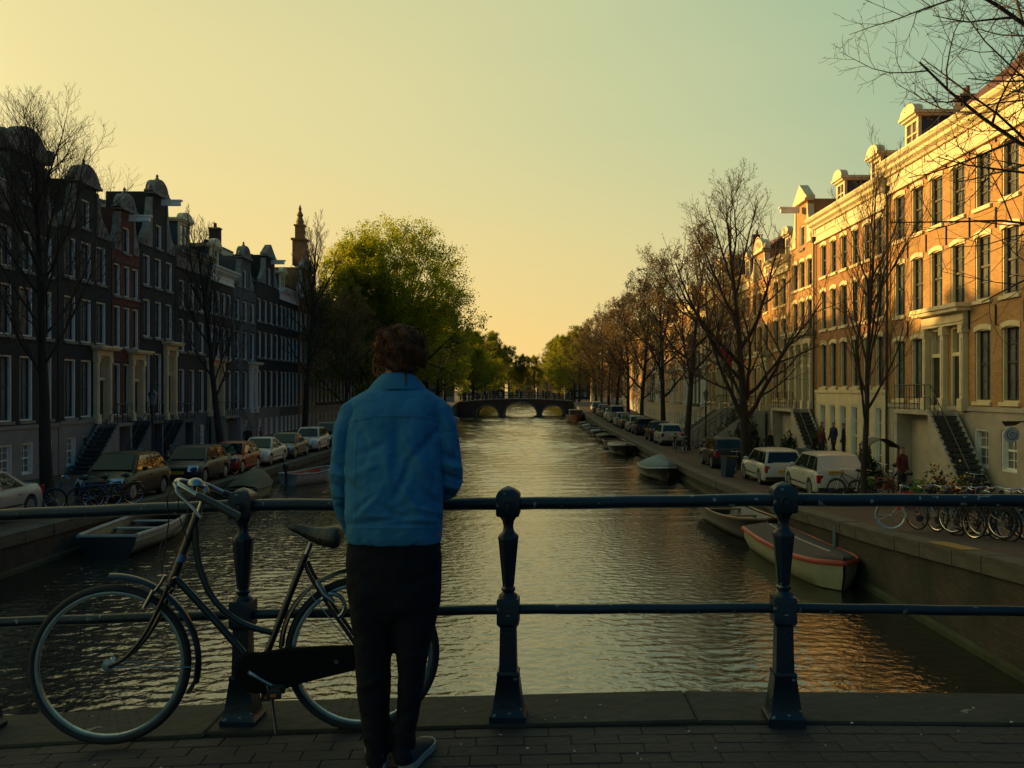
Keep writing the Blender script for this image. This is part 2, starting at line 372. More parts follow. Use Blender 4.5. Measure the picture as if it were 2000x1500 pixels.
def wall_mesh(Wd, z0, z1, depth, holes):
    b = MB(); us = sorted(set([0, Wd]+[v for h in holes for v in h[:2]])); zs = sorted(set([z0, z1]+[v for h in holes for v in h[2:]]))
    inside = lambda u, z: any(h[0] < u < h[1] and h[2] < z < h[3] for h in holes)
    for a, c in zip(us, us[1:]):
        for d, e in zip(zs, zs[1:]):
            if c-a > 1e-6 and e-d > 1e-6 and not inside((a+c)/2, (d+e)/2): b.quad((a,0,d),(c,0,d),(c,0,e),(a,0,e))
    for h in holes:
        u0, u1, a, c = h; D = .26
        b.quad((u0,0,a),(u0,0,c),(u0,D,c),(u0,D,a)); b.quad((u1,0,c),(u1,0,a),(u1,D,a),(u1,D,c)); b.quad((u0,0,c),(u1,0,c),(u1,D,c),(u0,D,c)); b.quad((u1,0,a),(u0,0,a),(u0,D,a),(u1,D,a))
        b.quad((u0,D,a),(u1,D,a),(u1,D,c),(u0,D,c))
    b.quad((0,0,z0),(0,0,z1),(0,depth,z1),(0,depth,z0)); b.quad((Wd,0,z1),(Wd,0,z0),(Wd,depth,z0),(Wd,depth,z1)); b.quad((0,depth,z0),(0,depth,z1),(Wd,depth,z1),(Wd,depth,z0))
    b.quad((0,0,z1-.01),(Wd,0,z1-.01),(Wd,depth,z1-.01),(0,depth,z1-.01))
    return b
def curve_pts(fn, n, a, b): return [fn(a+(b-a)*i/n) for i in range(n+1)]
def gable(H, S, Wd, zc, g, wallm):
    """decorated gable standing on the facade; g: kind, c (centre u), w (neck width), h (height), stone material"""
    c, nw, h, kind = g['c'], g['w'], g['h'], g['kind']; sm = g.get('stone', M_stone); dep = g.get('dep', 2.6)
    G = MB(); hb = h-1.0
    wz0, wz1 = zc+g.get('wz', .5), zc+g.get('wz', .5)+1.35
    sub = wall_mesh(nw, zc, zc+hb, dep, [(nw/2-.42, nw/2+.42, wz0, wz1)]) if g.get('win', True) else wall_mesh(nw, zc, zc+hb, dep, [])
    sub.v = [(x+c-nw/2, y-.01, z) for x, y, z in sub.v]
    o = sub.build('gable', wallm, H)
    if g.get('win', True):
        f, ps, s, l = win_parts(.82, 1.35, 'd'); a = obj('gable_window', f, o, (c, 0, wz0)); obj('gable_pane', ps[0], o, (c, .004, wz0)); obj('gable_sill', s, o, (c, 0, wz0))
    # crest
    pts = []
    if kind == 'round':
        R_ = nw/2+.04; pts = [(c-R_-.16, zc+hb-.06), (c+R_+.16, zc+hb-.06), (c+R_+.16, zc+hb+.1), (c+R_, zc+hb+.14)]
        pts += [(c+R_*math.cos(a)*.96, zc+hb+.14+(h-hb)*.72*math.sin(a)) for a in np.linspace(.12, math.pi-.12, 12)]
        pts += [(c-R_, zc+hb+.14), (c-R_-.16, zc+hb+.1)]
    elif kind == 'horned':
        R_ = nw/2+.2; pts = [(c-R_, zc+hb-.06), (c+R_, zc+hb-.06), (c+R_+.45, zc+hb+.42), (c+R_+.3, zc+hb+.6), (c+R_*.8, zc+hb+.5)]
        pts += [(c+R_*.66*math.cos(a), zc+hb+.5+(h-hb)*.62*math.sin(a)) for a in np.linspace(.25, math.pi-.25, 10)]
        pts += [(c-R_*.8, zc+hb+.5), (c-R_-.3, zc+hb+.6), (c-R_-.45, zc+hb+.42)]
    elif kind == 'triangle':
        R_ = nw/2+.22; pts = [(c-R_, zc+hb-.04), (c+R_, zc+hb-.04), (c+R_, zc+hb+.16), (c+R_*.9, zc+hb+.2), (c, zc+h), (c-R_*.9, zc+hb+.2), (c-R_, zc+hb+.16)]
    b = MB(); b.prism(pts, -.16, .35)
    b.box(c-nw/2-.2, c+nw/2+.2, -.24, .3, zc+hb-.12, zc+hb+.02); b.build('gable_crest', sm, o)
    if kind == 'round':
        o2 = MB(); R_ = nw/2+.12
        for q_ in (.62, .42): o2.ring((c, -.16, zc+hb+.1), (0, -1, 0), R_*q_, .045, 14, 5, .06, math.pi-.06, u=(1, 0, 0))
        o2.lathe([(.05, 0), (.16, .06), (.12, .2), (.05, .28), (.09, .36), (.02, .46)], (c, .1, zc+h-.26), 8)
        for q_ in (-1, 1): o2.lathe([(.09, 0), (.13, .12), (.03, .3)], (c+q_*(R_+.06), 0, zc+hb+.1), 8)
        for a in (.5, 1.0, 1.57, 2.14, 2.64): o2.tube([(c, -.17, zc+hb+.16), (c+R_*.4*math.cos(a), -.17, zc+hb+.12+R_*.4*math.sin(a))], .04, 4)
        o2.build('crest_carving', sm, o)
    # side scrolls
    bw = g.get('base', min(Wd*.48, nw/2+1.2))
    for sg in (-1, 1):
        pr = [(0, 0), (bw-nw/2, 0), (bw-nw/2, .25)]
        for i in range(1, 11):
            t = i/10; x = (bw-nw/2)*(1-t)**1.7+.16; z = .25+(hb*.86-.25)*t**1.35+.12*math.sin(t*math.pi*2.2)*(1-t); pr.append((x, z))
        pr.append((0, hb*.9)); pts = [(c+sg*(nw/2+.002+x), zc+z) for x, z in pr]
        if sg < 0: pts = pts[::-1]
        b = MB(); b.prism(pts, -.07, .30)
        for q_, rr in ((.22, .17), (.22, .09)): b.ring((c+sg*(bw-.1-q_), -.08, zc+.3), (0, -1, 0), rr, .035, 12, 4)
        b.build('gable_scroll', sm, o)
    if g.get('beam'):
        b = MB(); b.box(c-.1, c+.1, -1.25, -.17, zc+hb-.62, zc+hb-.36); b.box(c-.14, c+.14, -1.35, -.2, zc+hb-.36, zc+hb-.28); b.build('hoist_beam', M_white, o)
    return o
def dormer(H, u, zb, w=1.35, h=1.9, v=.55, ped=True, m=None, dep=2.6):
    m = m or M_cream
    b = MB(); b.box(u-w/2+.1, u+w/2-.1, v+.04, v+dep, zb, zb+h); o = b.build('dormer', M_lead, H)
    b = MB(); b.box(u-w/2, u-w/2+.17, v-.06, v+.08, zb, zb+h); b.box(u+w/2-.17, u+w/2, v-.06, v+.08, zb, zb+h); b.box(u-w/2+.17, u+w/2-.17, v-.06, v+.08, zb+h-.24, zb+h); b.box(u-w/2+.17, u+w/2-.17, v-.08, v+.08, zb, zb+.14)
    b.box(u-.03, u+.03, v-.04, v+.03, zb+.14, zb+h-.24); b.box(u-w/2+.17, u+w/2-.17, v-.045, v+.025, zb+h*.52, zb+h*.52+.06)
    b.build('dormer_frame', m, o)
    b = MB(); b.quad((u-w/2+.17, v+.032, zb+.1), (u+w/2-.17, v+.032, zb+.1), (u+w/2-.17, v+.032, zb+h-.2), (u-w/2+.17, v+.032, zb+h-.2)); b.build('dormer_pane', M_glass, o)
    b = MB(); b.box(u-w/2-.16, u+w/2+.16, v-.3, v+dep-.1, zb+h, zb+h+.13); b.box(u-w/2-.08, u+w/2+.08, v-.2, v+dep-.2, zb+h-.1, zb+h)
    if ped: b.prism([(u-w/2-.12, zb+h+.13)]+[(u+(w/2+.1)*math.cos(a), zb+h+.13+.42*math.sin(a)) for a in np.linspace(math.pi-.2, .2, 9)][::-1][::-1]+[(u+w/2+.12, zb+h+.13)], v-.26, v+.1)
    b.build('dormer_cornice', m, o)
def cornice(H, Wd, zf, zc, m, cmat=None, proj=.55):
    """frieze from zf, cornice up to zc"""
    b = MB(); ch = min(.62, (zc-zf)*.42)
    b.box(.03, Wd-.03, -.08, .1, zf, zc-ch)
    b.box(.03, Wd-.03, -.14, -.08, zf, zf+.13); b.box(.03, Wd-.03, -.12, -.08, zf+(zc-zf)*.32, zf+(zc-zf)*.32+.06)
    n = max(2, int(Wd/1.7))
    for k in range(n+1):
        x = .2+(Wd-.4)*k/n; b.box(x-.07, x+.07, -.115, -.08, zf+(zc-zf)*.36, zc-ch)
    b.build('frieze', m, H)
    prof = [(0, 0), (-.2, 0), (-.24, .1), (-proj*.72, .2), (-proj*.76, .34), (-proj, .42), (-proj-.05, .55), (-proj-.05, .62), (.25, .62)]
    b = MB(); b.loft([[(u, y, zc-ch+z*ch/.62) for y, z in prof] for u in (-.04, Wd+.04)]); fixn_me = b.mesh('cornice', cmat or m); fixn(fixn_me); obj('cornice', fixn_me, H)
def roof(H, Wd, zc, h, m, v0=.2, vr=4.4, v1=10, hip0=0, hip1=0, chim=()):
    b = MB(); vs = [(0,v0,zc),(Wd,v0,zc),(Wd-hip1,vr,zc+h),(hip0,vr,zc+h),(0,v1,zc),(Wd,v1,zc)]
    b.add(vs, [(0,1,2,3),(3,2,5,4),(0,3,4),(1,5,2),(0,4,5,1)])
    b.mi(1).box(hip0, Wd-hip1, vr-.1, vr+.1, zc+h-.04, zc+h+.08)
    me = b.mesh('roof', [m, M_lead]); o = obj('roof', me, H)
    for u, ch in chim:
        c = MB(); c.box(u-.3, u+.3, vr-.9, vr-.1, zc+h-1.2, zc+h+ch); c.mi(1).box(u-.36, u+.36, vr-.96, vr-.04, zc+h+ch, zc+h+ch+.1)
        for k in (-.14, .14): c.mi(2).lathe([(.09, zc+h+ch+.1), (.08, zc+h+ch+.5)], (u+k, vr-.5, 0), 8)
        c.build('chimney', [M_dark2, M_stone, M_tile], o)
    return o
def door_surround(H, us, z0, z1, w, m, leaf=None, ent=.75):
    """doors at us (list of u), shared pilasters and an entablature"""
    a, c = us[0]-w/2, us[-1]+w/2; pw = .26
    b = MB(); xs = [a-pw/2]+[(p+q)/2 for p, q in zip(us, us[1:])]+[c+pw/2]
    for x in xs:
        b.box(x-pw/2, x+pw/2, -.20, .1, z0, z1); b.box(x-pw/2-.04, x+pw/2+.04, -.25, .1, z1-.32, z1-.02); b.box(x-pw/2-.05, x+pw/2+.05, -.27, .1, z0, z0+.45)
        b.box(x-pw/2+.07, x+pw/2-.07, -.225, -.2, z0+.6, z1-.5)
    b.box(a-pw-.06, c+pw+.06, -.22, .12, z1, z1+ent*.62); b.box(a-pw-.02, c+pw+.02, -.26, -.22, z1+.1, z1+.16)
    b.box(a-pw-.24, c+pw+.24, -.52, .1, z1+ent*.62, z1+ent*.8); b.box(a-pw-.3, c+pw+.3, -.60, .1, z1+ent*.8, z1+ent)
    o = b.build('door_surround', m, H)
    hd = (z1-z0)*.64
    for u in us:
        d = MB(); d.box(u-w/2+.09, u+w/2-.09, .12, .18, z0, z0+hd)
        for zz_ in (.12, .52): d.box(u-w/2+.2, u+w/2-.2, .10, .12, z0+hd*zz_, z0+hd*(zz_+.34))
        dd = d.build('door', leaf or M_doorw, H); k = MB(); k.lathe([(.02, -.03), (.035, 0), (.02, .03)], (u+w/2-.2, .07, z0+hd*.45), 8, ax='y'); k.build('door_knob', M_iron, dd)
        f = MB(); f.box(u-w/2, u-w/2+.09, .02, .24, z0, z1); f.box(u+w/2-.09, u+w/2, .02, .24, z0, z1); f.box(u-w/2+.09, u+w/2-.09, .03, .24, z0+hd, z0+hd+.14); f.box(u-w/2+.09, u+w/2-.09, .03, .24, z1-.12, z1)
        ff = f.build('door_frame', m, H)
        g = MB(); g.quad((u-w/2+.08, .2, z0+hd+.1), (u+w/2-.08, .2, z0+hd+.1), (u+w/2-.08, .2, z1-.1), (u-w/2+.08, .2, z1-.1)); g.build('transom_pane', M_glass, ff)
def stoop(H, u0, u1, zg, zd, dirn, m=None, t=.27):
    """landing in front of doors u0..u1 at height zd; flight goes out from the facade (dirn 0) or sideways (+1 / -1)"""
    b = MB(); P = 1.25; b.box(u0, u1, -P, -.28, zd-.16, zd)
    for x in (u0+.12, u1-.12): b.box(x-.1, x+.1, -P+.05, -.3, zg, zd-.16)
    b.box(u0, u1, -.6, -.28, zg, zd-.16)
    o = b.build('stoop', M_plas if m is None else m, H)
    n = max(3, int(round((zd-zg)/.185))); rise = (zd-zg)/n
    tr = MB()
    for k in range(1, n):
        s = MB(); z = zd-rise*k
        if dirn == 0: s.box(u0+.05, u1-.05, -P-t*k, -P-t*(k-1)+.03, z-.12, z)
        elif dirn > 0: s.box(u1+t*(k-1)-.03, u1+t*k, -P, -.3, z-.12, z)
        else: s.box(u0-t*k, u0-t*(k-1)+.03, -P, -.3, z-.12, z)
        s.build('step', M_step, o)
    # stringers
    L_ = t*(n-1)
    st = MB()
    if dirn == 0:
        for x in (u0-.08, u1): st.add([(x,-P,zd-.02),(x,-P-L_,zg),(x,-P,zg),(x+.1,-P,zd-.02),(x+.1,-P-L_,zg),(x+.1,-P,zg)], [(0,1,2),(3,5,4),(0,3,4,1),(1,4,5,2),(2,5,3,0)])
    else:
        x0, x1 = (u1, u1+L_) if dirn > 0 else (u0, u0-L_)
        for y in (-P-.04, -.34): st.add([(x0,y,zd-.02),(x1,y,zg),(x0,y,zg),(x0,y+.1,zd-.02),(x1,y+.1,zg),(x0,y+.1,zg)], [(0,1,2),(3,5,4),(0,3,4,1),(1,4,5,2),(2,5,3,0)])
    st.build('stringer', M_plas if m is None else m, o)
    r = MB(); hr = .95
    def rail(p, q):
        p, q = Vector(p), Vector(q); ln = (q-p).length; n_ = max(1, int(ln/.45))
        r.tube([p+Vector((0,0,hr)), q+Vector((0,0,hr))], .022, 6); r.tube([p+Vector((0,0,hr*.5)), q+Vector((0,0,hr*.5))], .012, 4)
        for i in range(n_+1):
            c = p.lerp(q, i/n_); r.tube([c, c+Vector((0,0,hr))], .016, 5)
    if dirn == 0:
        rail((u0+.05, -.3, zd), (u0+.05, -P+.02, zd)); rail((u0+.05, -P+.02, zd), (u0+.05, -P-L_, zg+.1)); rail((u1-.05, -.3, zd), (u1-.05, -P+.02, zd)); rail((u1-.05, -P+.02, zd), (u1-.05, -P-L_, zg+.1))
    elif dirn > 0:
        rail((u0+.05, -.3, zd), (u0+.05, -P+.04, zd)); rail((u0+.05, -P+.04, zd), (u1, -P+.04, zd)); rail((u1, -P+.04, zd), (u1+L_, -P+.04, zg+.1))
    else:
        rail((u1-.05, -.3, zd), (u1-.05, -P+.04, zd)); rail((u1-.05, -P+.04, zd), (u0, -P+.04, zd)); rail((u0, -P+.04, zd), (u0-L_, -P+.04, zg+.1))
    r.build('stoop_railing', M_iron, o)
HOUSES = []
def house(side, y0, y1, label, wall, floors, bays, ww, zc, zf=None, plinth=None, plz=3.3, style='d', doors=(), surround=None, dz1=None, gab=None, dorm=(), rf=None,
          stp=None, cmat=None, base_win=True, detail=2, X=None, depth=10.0, lowf=None, pipe=False, curtain=.25, group=None, anchors=False):
    Wd = abs(y1-y0); q = qr if side > 0 else ql; zg = q((y0+y1)/2)
    if side > 0: loc, rz = (X or 15.8, y1, zg), -math.pi/2          # u runs towards the camera
    else: loc, rz = (X or -21.5, y0, zg), math.pi/2                # u runs away from the camera
    H = thing('canal_house', label, 'house', loc, rz, group or ('canal houses on the right bank' if side > 0 else 'canal houses on the left bank'))
    uu = (lambda y: y1-y) if side > 0 else (lambda y: y-y0)
    bu = [uu(y) for y in bays]; k = lambda z: z-zg
    holes = []; wins = []
    for i, (a, c) in enumerate(floors):
        for j, u in enumerate(bu):
            if i == 0 and j in doors: continue
            wins.append((u, k(a), k(c), ww)); holes.append((u-ww/2, u+ww/2, k(a), k(c)))
    dz0 = floors[0][0]-.35; dtop = (dz1 or floors[0][1]+.25)
    dus = [bu[j] for j in doors]
    for u in dus: holes.append((u-.55, u+.55, k(dz0), k(dtop)))
    plzl = k(plz)
    bh = [h for h in holes if h[3] > plzl]
    low = [h for h in holes]
    up = wall_mesh(Wd, plzl, k(zc)-.3 if zf else k(zc), depth, [(h[0], h[1], max(h[2], plzl), h[3]) for h in bh]); up.build('wall', wall, H)
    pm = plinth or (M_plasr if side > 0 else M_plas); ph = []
    for h in holes:
        if h[2] < plzl-.01: ph.append((h[0], h[1], h[2], plzl))
    bw = []
    if base_win and plzl > 1.5:
        for u in bu:
            if any(abs(u-d) < .5 for d in dus): continue
            bw.append((u-ww*.45, u+ww*.45, max(.25, plzl-2.1) if lowf is None else .1, plzl-.75)); ph.append(bw[-1])
    pl = wall_mesh(Wd, -.3, plzl-.003, .5, ph); pl.v = [(x, y-.05, z) for x, y, z in pl.v]; pl.mi(0).box(0, Wd, -.11, -.05, plzl-.14, plzl+.02); pl.build('plinth_wall', pm, H)
    for h in bw:
        f, ps, s, l = win_parts(h[1]-h[0], h[3]-h[2], 'w'); o = obj('basement_window', f, H, ((h[0]+h[1])/2, -.05, h[2])); obj('pane', ps[0], o)
    for u, a, c, w in wins: window(H, u, a, c, w, style, curtain, 0, detail)
    if dus: door_surround(H, dus, k(dz0), k(dtop), 1.1, surround or M_white, ent=.75 if side > 0 else .5)
    if stp is not None and dus: stoop(H, dus[0]-.85, dus[-1]+.85, 0.0, k(dz0), stp, pm)
    if zf: cornice(H, Wd, k(zf), k(zc), cmat or M_white)
    for g in (gab or []):
        g = dict(g); g['c'] = uu(g['y']); gable(H, side, Wd, k(zc), g, wall)
    for d in dorm: dormer(H, uu(d[0]), k(d[1]), *(d[2:]))
    if rf:
        rf = dict(rf); ch = [(uu(y), hh) for y, hh in rf.pop('chim', [])]; roof(H, Wd, k(zc)+(.0 if not zf else .0)-.02, chim=ch, **rf)
    if pipe:
        b = MB(); x = .12; b.tube([(x, -.14, .05), (x, -.14, k(zf or zc)+.1)], .055, 8); b.box(x-.14, x+.14, -.26, -.06, k(zf or zc)+.1, k(zf or zc)+.4)
        b.build('drainpipe', M_bar, H)
    if anchors:
        b = MB()
        for i in range(len(floors)):
            for u0_, u1_ in zip(bu, bu[1:]): 
                u = (u0_+u1_)/2; z = k(floors[i][1])+.1; b.box(u-.025, u+.025, -.05, -.005, z-.05, z+.65)
        tag(b.build('wall_anchors', M_iron, H), kind='stuff')
    HOUSES.append(H); return H
sp = lambda a, b, n: [a+(b-a)*(i+.5)/n for i in range(n)]
# right bank, near to far
r1b = [39.4, 37.6, 35.85, 34.05, 32.15, 30.3, 28.5, 26.7]
house(1, 25.6, 40.6, 'wide tan brick house with double white doorway above an iron railed stoop', M_tan, [(4.2, 6.75), (7.75, 10.05), (11.0, 12.95)], r1b, 1.12, 14.5, 13.15, style='a',
      plinth=M_plasr, plz=4.0, doors=(2, 3), surround=M_cream, dz1=7.0, stp=None, cmat=M_cream, dorm=((39.1, 14.6, 1.35, 1.55, .45),), rf=dict(h=3.9, m=M_tile, hip0=2.6, chim=[(31, .9)]), pipe=True, anchors=True)
H1 = HOUSES[-1]
stoop(H1, 40.6-36.9, 40.6-33.6, 0, 3.85-qr(33.1), 1, m=M_plasr, t=.2)
b = MB(); 
house(1, 18.0, 25.5, 'plain brown brick house just outside the picture on the right bank', M_tan2, [(4.4, 6.8), (7.75, 10.0), (10.9, 12.8)], sp(18, 25.5, 4), 1.1, 14.2, 13.0, style='a', plz=4.1, doors=(3,), cmat=M_cream, rf=dict(h=3.2, m=M_tile))
house(1, 40.7, 51.0, 'brown brick house with a tall cream frieze and two dormers, behind the thin young tree', M_tan2, [(4.75, 7.1), (7.85, 9.95), (10.7, 12.45)], [49.6, 48.0, 46.4, 44.8, 43.2, 41.7], .98, 14.0, 12.65, style='a',
      plz=4.6, plinth=M_cream, cmat=M_cream, dorm=((43.3, 14.05, 1.25, 1.5, .5), (48.2, 14.05, 1.25, 1.5, .5)), rf=dict(h=3.0, m=M_tile, chim=[(41.6, .8)]), pipe=True, lowf=1)
house(1, 51.1, 56.0, 'narrow brown house with tall pointed gable and hoist beam on the right bank', M_tan, [(3.9, 7.0), (7.8, 9.8), (10.5, 12.1)], [54.9, 53.5, 52.1], 1.0, 13.0, None, style='a', plz=3.6,
      doors=(0, 1, 2), surround=M_cream, stp=1, gab=[dict(y=53.5, w=2.2, h=3.5, kind='triangle', stone=M_cream, beam=True, wz=-.2)], rf=dict(h=2.6, m=M_tile, vr=5))
house(1, 56.1, 60.4, 'slim tan house with two windows per floor beside the pointed gable house', M_tan3, [(4.0, 6.4), (7.2, 9.1), (9.9, 11.6)], [59.2, 57.4], 1.0, 12.9, 11.9, style='a', plz=3.7, cmat=M_cream, rf=dict(h=2.8, m=M_tile), dorm=((58.2, 12.9, 1.2, 1.5),))
house(1, 60.5, 66.0, 'tan brick house with a rounded cream gable seen through the bare trees on the right', M_tan, [(3.6, 6.2), (7.0, 9.0), (9.8, 11.3)], [64.9, 63.3, 61.7], 1.0, 12.2, None, style='a', plz=3.2, doors=(2,), surround=M_cream, stp=0,
      gab=[dict(y=63.3, w=2.6, h=2.9, kind='round', stone=M_cream, wz=.1)], rf=dict(h=3.0, m=M_tile, chim=[(65.5, .9)]))
house(1, 66.1, 72.0, 'brown house with a white corniced doorway behind the large forked tree', M_tan2, [(3.6, 6.2), (7.0, 9.0), (9.8, 11.4)], sp(66.1, 72, 4), 1.0, 12.9, 11.9, style='a', plz=3.2, doors=(3,), surround=M_cream, stp=0, cmat=M_cream, dorm=((69, 12.9, 1.3, 1.6),), rf=dict(h=2.8, m=M_tile))
house(1, 72.1, 82.0, 'wide ochre house at the far end of the sunlit row before the trees thicken', M_tan3, [(3.6, 6.2), (7.0, 9.2), (10.0, 11.9)], sp(72.1, 82, 6), 1.05, 13.8, 12.5, style='a', plz=3.2, doors=(2,), surround=M_cream, cmat=M_cream, dorm=((75, 13.8, 1.3, 1.6), (79, 13.8, 1.3, 1.6)), rf=dict(h=3.2, m=M_tile, chim=[(80, 1)]))
farR = [(82.1, 90, M_dark2, 12.2), (90.1, 97, M_tan2, 13.4), (97.1, 104, M_tan, 12.6), (104.1, 113, M_tan3, 13.6), (113.1, 121, M_dark2, 12.4), (121.1, 130, M_tan2, 13.2), (130.1, 140, M_tan, 12.8), (140.1, 156, M_tan3, 13.4), (178, 196, M_tan2, 13.2), (196.1, 214, M_dark2, 13.6), (214.1, 240, M_tan2, 13.0)]
ordn = ['first', 'second', 'third', 'fourth', 'fifth', 'sixth', 'seventh', 'eighth', 'ninth', 'tenth', 'eleventh']
for i, (a, c, m_, z) in enumerate(farR):
    house(1, a, c, f'{ordn[i]} canal house half hidden behind the brown trees on the right bank', m_, [(3.4, 5.9), (6.8, 8.8), (9.5, 11.2)], sp(a, c, 4), 1.0, z, z-1.0, style='w', plz=3.0, detail=1, doors=(i % 4,), cmat=M_cream,
          rf=dict(h=2.6, m=M_tile), dorm=(((a+c)/2, z, 1.3, 1.5),), X=15.8)
# left bank, near to far
M_dbrn = brickmat('mid_brown_brick', (.085, .045, .03), (.06, .03, .02)); M_gplas = mat('grey_facade_plaster', (.12, .115, .10), .85, noise=.3, nscale=1.5)
LF = [(3.35, 6.05), (6.9, 9.05), (9.75, 11.4)]
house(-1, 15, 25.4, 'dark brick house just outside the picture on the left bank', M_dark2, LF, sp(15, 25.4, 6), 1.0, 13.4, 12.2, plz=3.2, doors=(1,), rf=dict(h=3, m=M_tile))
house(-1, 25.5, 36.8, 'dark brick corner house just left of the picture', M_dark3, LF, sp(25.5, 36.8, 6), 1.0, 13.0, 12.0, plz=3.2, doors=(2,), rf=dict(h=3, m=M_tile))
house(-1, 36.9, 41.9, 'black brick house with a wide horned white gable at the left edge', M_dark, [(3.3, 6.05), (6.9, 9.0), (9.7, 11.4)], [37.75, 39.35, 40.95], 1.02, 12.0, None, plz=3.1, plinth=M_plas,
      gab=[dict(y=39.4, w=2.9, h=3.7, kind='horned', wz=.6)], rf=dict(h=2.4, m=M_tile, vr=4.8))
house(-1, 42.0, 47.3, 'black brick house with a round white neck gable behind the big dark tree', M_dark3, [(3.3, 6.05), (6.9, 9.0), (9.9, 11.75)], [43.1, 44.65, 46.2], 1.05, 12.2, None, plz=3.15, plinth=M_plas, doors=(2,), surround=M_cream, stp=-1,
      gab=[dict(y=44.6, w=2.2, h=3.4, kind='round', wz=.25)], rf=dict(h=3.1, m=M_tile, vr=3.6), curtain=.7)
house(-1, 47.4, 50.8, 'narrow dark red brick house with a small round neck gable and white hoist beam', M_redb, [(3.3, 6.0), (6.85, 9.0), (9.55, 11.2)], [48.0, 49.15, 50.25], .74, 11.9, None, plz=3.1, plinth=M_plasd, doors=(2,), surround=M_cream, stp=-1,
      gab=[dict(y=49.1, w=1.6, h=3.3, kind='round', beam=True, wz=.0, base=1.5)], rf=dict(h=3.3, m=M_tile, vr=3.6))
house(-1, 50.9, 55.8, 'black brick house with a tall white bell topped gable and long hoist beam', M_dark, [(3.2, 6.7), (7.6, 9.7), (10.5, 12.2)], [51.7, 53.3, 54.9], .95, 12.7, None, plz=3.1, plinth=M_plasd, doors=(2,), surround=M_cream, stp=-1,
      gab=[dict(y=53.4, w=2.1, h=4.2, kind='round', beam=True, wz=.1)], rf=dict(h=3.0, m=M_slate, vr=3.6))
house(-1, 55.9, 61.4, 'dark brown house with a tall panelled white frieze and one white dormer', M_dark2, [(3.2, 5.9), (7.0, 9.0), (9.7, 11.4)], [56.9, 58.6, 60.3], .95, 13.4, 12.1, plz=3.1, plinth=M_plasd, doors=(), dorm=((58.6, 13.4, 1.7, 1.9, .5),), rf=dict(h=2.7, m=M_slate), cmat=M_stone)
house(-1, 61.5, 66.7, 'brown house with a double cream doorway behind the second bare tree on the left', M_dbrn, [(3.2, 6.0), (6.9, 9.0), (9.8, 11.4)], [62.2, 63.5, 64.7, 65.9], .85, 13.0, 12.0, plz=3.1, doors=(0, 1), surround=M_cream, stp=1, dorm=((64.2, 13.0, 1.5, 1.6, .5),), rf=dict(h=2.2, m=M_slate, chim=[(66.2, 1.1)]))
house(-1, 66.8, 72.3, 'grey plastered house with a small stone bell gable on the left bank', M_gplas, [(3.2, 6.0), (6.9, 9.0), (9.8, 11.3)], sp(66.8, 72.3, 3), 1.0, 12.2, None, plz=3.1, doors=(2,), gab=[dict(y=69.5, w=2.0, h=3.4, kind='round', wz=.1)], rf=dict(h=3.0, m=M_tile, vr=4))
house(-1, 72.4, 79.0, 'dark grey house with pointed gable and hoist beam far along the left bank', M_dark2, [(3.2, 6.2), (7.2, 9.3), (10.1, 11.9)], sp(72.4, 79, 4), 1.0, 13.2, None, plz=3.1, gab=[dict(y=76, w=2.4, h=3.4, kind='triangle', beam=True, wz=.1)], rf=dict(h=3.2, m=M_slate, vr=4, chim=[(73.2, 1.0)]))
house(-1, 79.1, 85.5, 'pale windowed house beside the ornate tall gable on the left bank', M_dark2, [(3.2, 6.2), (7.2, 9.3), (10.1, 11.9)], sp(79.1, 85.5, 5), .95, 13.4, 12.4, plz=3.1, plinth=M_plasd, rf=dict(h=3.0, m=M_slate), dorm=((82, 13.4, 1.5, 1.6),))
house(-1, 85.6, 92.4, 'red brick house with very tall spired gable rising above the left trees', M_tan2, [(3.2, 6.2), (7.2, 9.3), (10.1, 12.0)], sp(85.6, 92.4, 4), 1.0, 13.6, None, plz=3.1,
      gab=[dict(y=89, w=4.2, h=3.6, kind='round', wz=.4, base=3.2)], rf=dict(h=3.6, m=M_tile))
HS = HOUSES[-1]
b = MB(); u = 89-85.6; zt = 13.6+3.0-ql(89)
b.box(u-.6, u+.6, .1, 1.3, zt, zt+2.4); b.box(u-.78, u+.78, 0, 1.4, zt+2.4, zt+2.6); b.box(u-.38, u+.38, .3, 1.1, zt+2.6, zt+3.8); b.box(u-.5, u+.5, .2, 1.2, zt+3.8, zt+3.95)
b.prism([(u-1.5, zt), (u-.6, zt), (u-.6, zt+1.6), (u-.85, zt+.7)], 0, .4); b.prism([(u+.6, zt), (u+1.5, zt), (u+.85, zt+.7), (u+.6, zt+1.6)], 0, .4)
b.lathe([(.34, zt+3.95), (.38, zt+4.3), (.22, zt+4.7), (.32, zt+4.9), (.12, zt+5.3), (.16, zt+5.5), (.03, zt+5.9)], (u, .7, 0), 8)
b.build('gable_spire', M_tan2, HS)
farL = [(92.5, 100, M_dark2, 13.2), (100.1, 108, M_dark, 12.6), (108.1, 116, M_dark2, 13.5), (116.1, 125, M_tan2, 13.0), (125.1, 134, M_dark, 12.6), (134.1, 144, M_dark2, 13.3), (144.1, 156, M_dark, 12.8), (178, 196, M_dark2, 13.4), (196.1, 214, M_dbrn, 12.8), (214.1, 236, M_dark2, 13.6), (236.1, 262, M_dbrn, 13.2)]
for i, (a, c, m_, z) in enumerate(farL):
    house(-1, a, c, f'{ordn[i]} of the canal houses glimpsed behind the green trees on the left bank', m_, [(3.4, 5.9), (6.8, 8.8), (9.5, 11.2)], sp(a, c, 4), 1.0, z, z-1.0, style='w', plz=3.0, detail=1, rf=dict(h=2.6, m=M_tile), X=-21.5)
